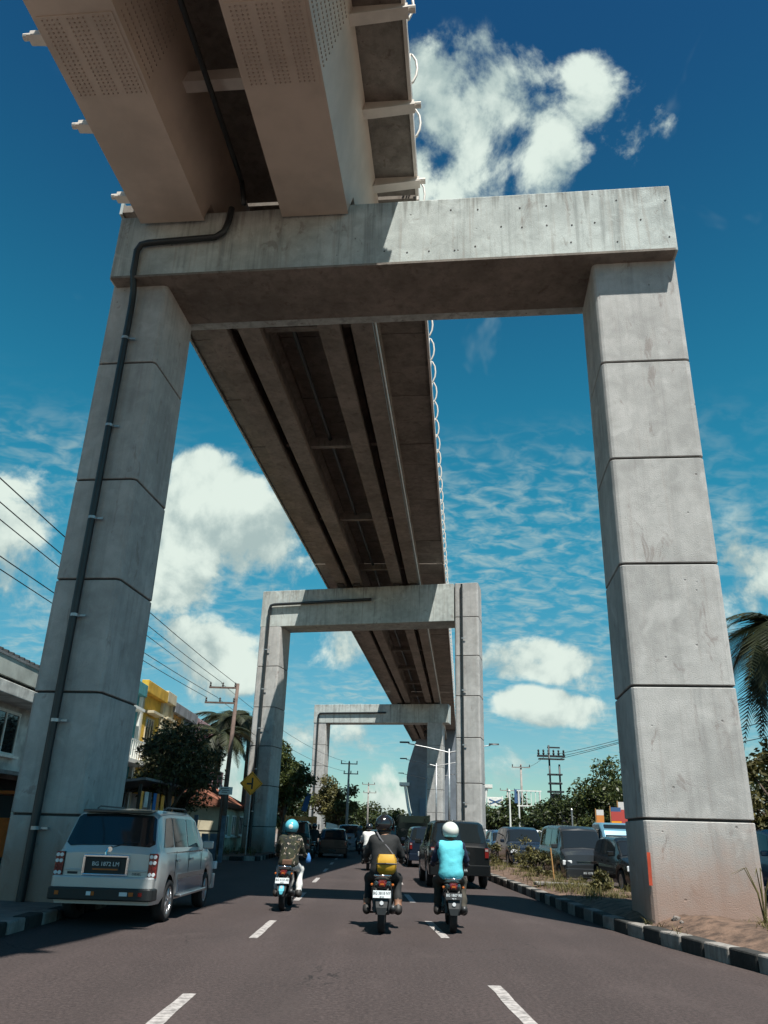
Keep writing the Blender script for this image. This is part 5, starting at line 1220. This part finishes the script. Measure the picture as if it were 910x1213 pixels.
for k, (x, z) in enumerate(((-9.05, 8.62), (-8.45, 8.62), (-7.75, 8.62), (-9.2, 7.82), (-8.6, 7.82))):
    wire('w', ('topmost', 'second', 'third', 'fourth', 'lowest')[k] + ' overhead wire crossing the sky left of the near leg', (x - .35, -16, z + .1 - k * .16), (x, 42.3, z), .55, .014)
wire('w', 'overhead wire running from the brown pole towards the third frame', (-8.5, 42.3, 8.6), (-2.9, 78, 7.5), .6)
wire('w', 'lower overhead wire running from the brown pole towards the third frame', (-8.6, 42.3, 7.8), (-2.9, 78, 6.6), .6)

# -- trees on the left
tree('mango_tree', 'round dark mango tree before the yellow shop house', (-7.9, 31.6, .05), 5.0, 1.75, 1.45, 8500, .17, 'leaf_mango', 4, .13, 44, 'trees on the left side', crown_low=.42)
tree('mango_tree', 'second lower mango tree just right of the round one', (-8.3, 35.3, .05), 4.7, 1.6, 1.35, 5500, .18, 'leaf_mango', 14, .12, 32, 'trees on the left side')
tree('roadside_tree', 'dense green tree seen inside the second frame beside its left leg', (-6.6, 60, .05), 7.4, 2.2, 2.6, 10000, .30, 'leaf_mid', 5, .16, 30, 'trees on the left side', crown_low=.3)
tree('roadside_tree', 'olive green tree behind the slim utility pole', (-3.9, 83, .05), 6.3, 2.4, 2.4, 7000, .36, 'leaf_olive', 6, .16, 26, 'trees on the left side', crown_low=.25)
tree('roadside_tree', 'tall tree behind the left leg of the third frame', (-8.3, 74, .05), 7.6, 2.6, 3.0, 7000, .36, 'leaf_mid', 16, .18, 26, 'trees on the left side', crown_low=.25)
tree('roadside_tree', 'dark low tree far down the road in the middle', (-1.6, 150, 0), 5.9, 6.0, 2.7, 6000, .6, 'leaf_dark', 7, .2, 30, 'trees far down the road', crown_low=.2)
tree('roadside_tree', 'dark tree far down the road, left of the station hall', (5.0, 160, 0), 5.4, 6.0, 2.4, 6000, .6, 'leaf_dark', 8, .2, 30, 'trees far down the road', crown_low=.2)
tree('roadside_tree', 'dark tree far down the road behind the farthest utility pole', (-9.0, 128, 0), 6.6, 4.5, 3.0, 6000, .55, 'leaf_dark', 9, .2, 30, 'trees far down the road', crown_low=.2)
palm('coconut palm left of the brown utility pole', (-10.9, 56.5, 0), 8.4, 2.9, 16, 31, 'coconut palms on the left')
palm('coconut palm behind the brown utility pole', (-9.7, 53.5, 0), 8.2, 2.8, 16, 32, 'coconut palms on the left')
palm('coconut palm close beside the left leg of the second frame', (-9.0, 56.5, 0), 8.6, 2.8, 16, 33, 'coconut palms on the left')
palm('lower coconut palm hanging over the mango trees', (-9.0, 46.0, 0), 6.3, 2.6, 16, 34, 'coconut palms on the left')
# white sloping railing far left of the road
RL = thing('white_railing', 'white picket railing along the left roadside beyond the third frame', 'railing', (-3.6, 72, 0), R(-1))
for k in range(26): MB().box((-.5 + k * .02, k * .9, 1.0), (.10, .22, 2.0 - .02 * k)).build('picket', 'white_paint', RL)
MB().box((-.25, 11.2, .5), (.12, 23, .12)).build('rail', 'white_paint', RL)
BB = thing('blue_banner', 'tilted blue banner on a stick beside the third frame left leg', 'banner', (-5.3, 62.5, 0), 0)
MB().tube([(0, 0, 0), (.1, 0, 4.1)], .03, 6).build('stick', 'bamboo', BB); MB().box((.12, -.03, 3.3), (.42, .02, 1.3), (0, R(14), 0)).build('cloth', 'tarp_blue', BB)

# ================================================================== RIGHT SIDE
for k, (x, y, h, rx, rz, n, m_, lb) in enumerate([
    (14.6, 47, 5.4, 3.0, 2.5, 12000, 'leaf_mid', 'broad tree behind the banners, touching the near pier'), (12.8, 53, 4.6, 2.6, 2.2, 8000, 'leaf_dark', 'dark tree left of the broad tree behind the banners'),
    (14.2, 66, 4.6, 2.9, 2.3, 7000, 'leaf_dark', 'dark tree under the transformer pole'), (13.6, 80, 4.4, 3.2, 2.2, 6000, 'leaf_dark', 'dark tree under the billboard frame'), (15.5, 98, 4.6, 3.6, 2.3, 6000, 'leaf_dark', 'dark tree left of the billboard frame'),
    (16.0, 120, 4.8, 4.5, 2.4, 6000, 'leaf_dark', 'farthest dark tree right of the second frame'), (18.5, 60, 6.2, 3.2, 2.9, 7000, 'leaf_mid', 'taller tree rising behind the transformer pole row'), (13.7, 26.5, 4.5, 2.4, 2.0, 9000, 'leaf_olive', 'olive tree at the right picture edge beyond the near pier'), (16.8, 35, 5.4, 2.8, 2.5, 8000, 'leaf_mid', 'green tree hidden mostly behind the near pier')]):
    tree('roadside_tree', lb, (x, y, 0), h, rx, rz, n, .26 if y < 60 else .42, m_, 40 + k, .15, 26, 'trees beyond the oncoming lanes', crown_low=.22)
palm('palm with drooping fronds at the right picture edge', (11.9, 21.6, 0), 7.1, 2.5, 34, 61, None, (-.45, 0), 1.0)
utility_pole('utility pole rising behind the billboard frame', (14.2, 80, 0), 7.9, [(7.6, -.9, .9)], group='utility poles')
utility_pole('small distant utility pole left of the billboard frame', (17.6, 110, 0), 7.2, [(6.9, -1.0, 1.0)], group='utility poles')
TP = thing('transformer_pole', 'tall dark transformer pole with many fittings beyond the oncoming lanes', 'pole', (12.7, 58, 0), 0)
for x in (-.35, .35): MB().tube([(x, 0, 0), (x, 0, 7.5 if x < 0 else 6.2)], .065, 10).build('shaft', 'dark_metal', TP, smooth=True)
MB().box((-.2, 0, 6.75), (2.0, .12, .14)).build('crossarm', 'dark_metal', TP); MB().box((-.2, 0, 6.55), (1.8, .5, .08)).build('crossarm', 'dark_metal', TP)
for k in range(6): MB().lathe([(0, .05), (.1, .09), (.2, .05), (.3, .08), (.38, .03)], (-1.1 + k * .36, 0, 6.82), 'Z', 8).build('insulator', 'black', TP)
MB().box((0, 0, 7.35), (.9, .08, .10)).build('crossarm', 'dark_metal', TP)
for z, w_, h_ in ((4.9, .9, .12), (4.35, 1.1, .12), (5.5, 1.0, .10)): MB().box((0, 0, z), (w_, .5, h_)).build('platform', 'dark_metal', TP)
MB().lathe([(0, .32), (.9, .32), (.95, .2)], (0, -.1, 3.3), 'Z', 14).build('transformer', 'dark_metal', TP)
for k in range(5): MB().box((-.4 + .2 * k, -.34, 3.75), (.03, .12, .75)).build('cooling_fin', 'dark_metal', TP)
for k in range(3): MB().box((.45, 0, 2.0 + k * .6), (.25, .3, .4)).build('switch_box', 'dark_metal', TP)
for k, (dz, sg) in enumerate(((.0, .9), (-.5, .7), (-.9, .5))): wire('w', ('upper', 'middle', 'lower')[k] + ' wire running from the transformer pole behind the near pier', (12.9, 57.9, 6.9 + dz * .4), (19.5, 14, 9.6 + dz), sg, .016)
for k, z in enumerate((6.4, 5.4, 4.9)): wire('w', ('upper', 'middle', 'lower')[k] + ' short wire at the right edge below the palm', (12.0, 40, z), (15.2, 14, z + .55), .3, .014)
wire('w', 'thin wire from the transformer pole to the pole behind the billboard', (12.2, 58, 6.9), (14.0, 79.9, 7.7), .4)
BF = thing('billboard_frame', 'white metal billboard frame on two posts above the oncoming queue', 'billboard', (13.0, 70, 0), 0)
for x in (-.85, .95): MB().tube([(x, 0, 0), (x, 0, 5.0)], .07, 8).build('post', 'white_paint', BF)
for z in (3.75, 4.95): MB().box((.05, 0, z), (2.1, .10, .10)).build('rail', 'white_paint', BF)
for k in range(6): MB().box((-.9 + k * .37, .02, 4.35), (.05, .06, 1.15)).build('strut', 'white_paint', BF)
MB().box((-.95, .05, 4.5), (.5, .04, 1.1)).build('panel', 'banner_blue', BF)
GN = thing('sign_gantry', 'distant white sign gantry with a barred panel over the oncoming road', 'gantry', (16.0, 120, 0), 0)
MB().tube([(2.4, 0, 0), (2.4, 0, 6.6)], .12, 8).build('post', 'white_paint', GN); MB().box((.4, 0, 6.4), (4.0, .12, .12)).build('arm', 'white_paint', GN); MB().box((1.4, -.05, 5.8), (2.3, .06, 1.1)).build('panel', 'white_paint', GN)
for s in (-1, 1): MB().box((1.4, -.1, 5.8), (1.9, .02, .16), (0, s * R(20), 0)).build('bar', 'banner_blue', GN)
SP = thing('lamp_post', 'plain white post standing among the oncoming cars', 'post', (9.75, 60, 0), 0); MB().tube([(0, 0, 0), (0, 0, 4.3)], [.075, .06], 8).build('shaft', 'white_paint', SP); MB().lathe([(0, .06), (.12, .09), (.2, .02)], (0, 0, 4.3), 'Z', 10).build('cap', 'white_paint', SP)
SP2 = thing('lamp_post', 'thin grey post before the trees left of the banners', 'post', (10.9, 46, 0), 0); MB().tube([(0, 0, 0), (0, 0, 2.75)], [.05, .04], 8).build('shaft', 'galv', SP2); MB().lathe([(0, .05), (.1, .06), (.16, .02)], (0, 0, 2.75), 'Z', 10).build('cap', 'galv', SP2)
def banner(label, loc, w, h, cols, seed):
    t = thing('roadside_banner', label, 'banner', loc, R(random.uniform(-8, 8)), 'roadside campaign banners')
    MB().tube([(-w / 2 - .03, .02, 0), (-w / 2 - .03, .02, h + 1.0)], .025, 6).build('pole', 'bamboo', t)
    z = h + .95
    for c, f_ in cols: 
        hh = h * f_; MB().box((0, 0, z - hh / 2), (w, .02, hh - .003)).build('panel', c, t); z -= hh
    return t
b1 = banner('narrow banner, pink above and blue below, left of the two wider ones', (10.35, 38.2, 0), .34, 1.7, [('banner_white', .14), ('banner_orange', .22), ('banner_blue', .34), ('banner_white', .30)], 1)
b2 = banner('wider red and yellow banner with white lower half beside the near pier', (10.45, 36.0, 0), .42, 1.75, [('banner_blue', .10), ('banner_red', .22), ('sign_yellow', .16), ('banner_red', .06), ('banner_white', .46)], 2)
b3 = banner('rearmost red and orange banner partly hidden by the near pier', (10.95, 36.6, 0), .40, 2.0, [('banner_white', .16), ('banner_red', .30), ('banner_orange', .14), ('banner_white', .30), ('banner_orange', .10)], 3)
MB().lathe([(-.014, .06), (-.012, .01)], (0.02, -.0, 1.55), 'Y', 10).build('portrait', 'ink', b2); MB().box((.02, -.012, 1.36), (.16, .006, .22)).build('portrait', 'ink', b2)
# ---- double-arm lamps in the median
def street_lamp(label, loc, h, al, az):
    t = thing('street_lamp', label, 'street lamp', loc, az, 'double-arm street lamps in the median')
    MB().tube([(0, 0, -.1), (0, 0, h)], [.10, .065], 10).build('pole', 'galv', t, smooth=True)
    for s in (-1, 1):
        MB().tube([(0, 0, h - .25), (s * al * .5, 0, h + .05), (s * al, 0, h + .30)], [.045, .04, .03], 8).build('arm', 'galv', t)
        MB().loft([[(s * (al + x), y_, h + .33 + z_) for y_, z_ in ((-w_, 0), (w_, 0), (w_ * .7, .10), (-w_ * .7, .10))] for x, w_ in ((-.1, .07), (.15, .13), (.5, .10), (.6, .05))]).build('lantern', 'dark_metal', t)
    return t
street_lamp('nearest double-arm street lamp beside the second frame right leg', (5.1, 57, .15), 6.8, 2.9, R(-4)); street_lamp('second double-arm street lamp under the viaduct', (5.9, 80, .15), 7.6, 3.0, R(-4)); street_lamp('farthest double-arm street lamp near the station hall', (6.8, 110, .15), 8.2, 3.2, R(-4))

# ---- weeds, stakes and rubble in the median
rng = np.random.default_rng(77); P_ = []
def tuft(x, y, n, hgt, spread):
    z = .19; a = rng.uniform(0, 2 * math.pi, n); r = rng.uniform(.02, spread, n); h_ = hgt * rng.uniform(.5, 1.15, n); ox = x + rng.normal(0, spread * .5, n); oy = y + rng.normal(0, spread * .5, n)
    for i in range(n):
        b = np.array([ox[i], oy[i], z]); d = np.array([math.cos(a[i]), math.sin(a[i]), 0]); s = np.array([-d[1], d[0], 0]) * .007
        m_ = b + d * r[i] * .5 + np.array([0, 0, h_[i] * .65]); e = b + d * r[i] * 1.6 + np.array([0, 0, h_[i] * .9])
        P_.append([b - s, b + s, m_ + s * .8, m_ - s * .8]); P_.append([m_ - s * .8, m_ + s * .8, e + s * .1, e - s * .1])
for k in range(150):
    y = rng.uniform(16.5, 46); a, b = kerb_x(y) + .5, opp_x(y) - .3
    if b > a: tuft(rng.uniform(a, b), y, 24, rng.uniform(.10, .30) * (1.5 if rng.random() < .15 else 1), .24)
for k in range(50):
    y = rng.uniform(18, 24); tuft(rng.uniform(kerb_x(y) + .35, kerb_x(y) + 1.6), y, 26, rng.uniform(.12, .28), .22)
for k in range(34): tuft(rng.uniform(5.55, 7.0), rng.uniform(11.9, 13.5), 30, rng.uniform(.14, .36), .18)
for k in range(60): tuft(rng.uniform(kerb_x(20) + .2, 7.4), rng.uniform(12.6, 20), 7, .12, .14)
for k in range(30): y = rng.uniform(40.2, 60); tuft(rng.uniform(-8.2, -5.9), y, 26, rng.uniform(.2, .6), .22)
gm = bpy.data.objects.new('median_grass', quads_mesh('median_grass', np.array(P_), 'grass')); C.objects.link(gm); tag(gm, 'dry green weeds growing in the soil of the median', 'grass', kind='stuff')
for k, (x, y, h, lb) in enumerate(((5.55, 31.5, 1.3, 'leafy weed bush in the median before the navy car'), (5.35, 27.6, .95, 'leafy weed clump left of the bamboo stake'), (5.6, 21.0, .6, 'low weed clump in the shade behind the near pier'), (5.2, 36.5, 1.1, 'leafy weed clump farthest along the median'))):
    tree('weed_bush', lb, (x, y, .15), h, h * .48, h * .46, 900, .11, 'leaf_olive', 90 + k, .02, 10, 'weed clumps in the median', 'shrub', .2)
WS = thing('reed_plant', 'tall bent reed plant at the right corner of the near pier', 'plant', (6.0, 13.25, .25), 0)
for k in range(6):
    a = k * 1.05; MB().tube([(0, 0, 0), (.06 * math.cos(a), .06 * math.sin(a), .5), (.22 * math.cos(a), .2 * math.sin(a), .85), (.45 * math.cos(a), .4 * math.sin(a), .75)], [.012, .010, .007, .002], 5).build('stem', 'grass', WS)
stk = MB().tube([(0, 0, 0), (-.07, 0, .95)], .022, 7).build('bamboo_stake', 'bamboo'); stk.location = (5.55, 26.2, .18); tag(stk, 'orange bamboo stake leaning in the median weeds', 'stake')
slb = MB().box((0, 0, 0), (1.5, .35, .09), (0, .02, .1)).build('concrete_slab', 'kerb_white', bevel=.02); slb.location = (5.15, 23.4, .26); tag(slb, 'flat pale concrete slab lying in the median weeds', 'slab')
random.seed(31)
for k, (x, y, s, lb) in enumerate(((4.85, 13.85, .075, 'largest rubble lump at the foot of the near pier'), (5.08, 13.85, .05, 'small rubble lump right of the largest one at the pier foot'), (6.1, 13.5, .06, 'rubble lump near the reed plant'), (4.75, 13.35, .035, 'tiny rubble lump beside the kerb'))):
    r_ = MB(); bm = bmesh.new(); bmesh.ops.create_icosphere(bm, subdivisions=2, radius=s)
    for v in bm.verts: v.co *= random.uniform(.75, 1.15); v.co.z *= .7
    r_.add([tuple(v.co) for v in bm.verts], [tuple(v.index for v in f.verts) for f in bm.faces]); bm.free()
    o = r_.build('rubble', 'soil' if k == 2 else 'pavement'); o.location = (x, y, .31); tag(o, lb, 'rubble', 'rubble at the pier foot')
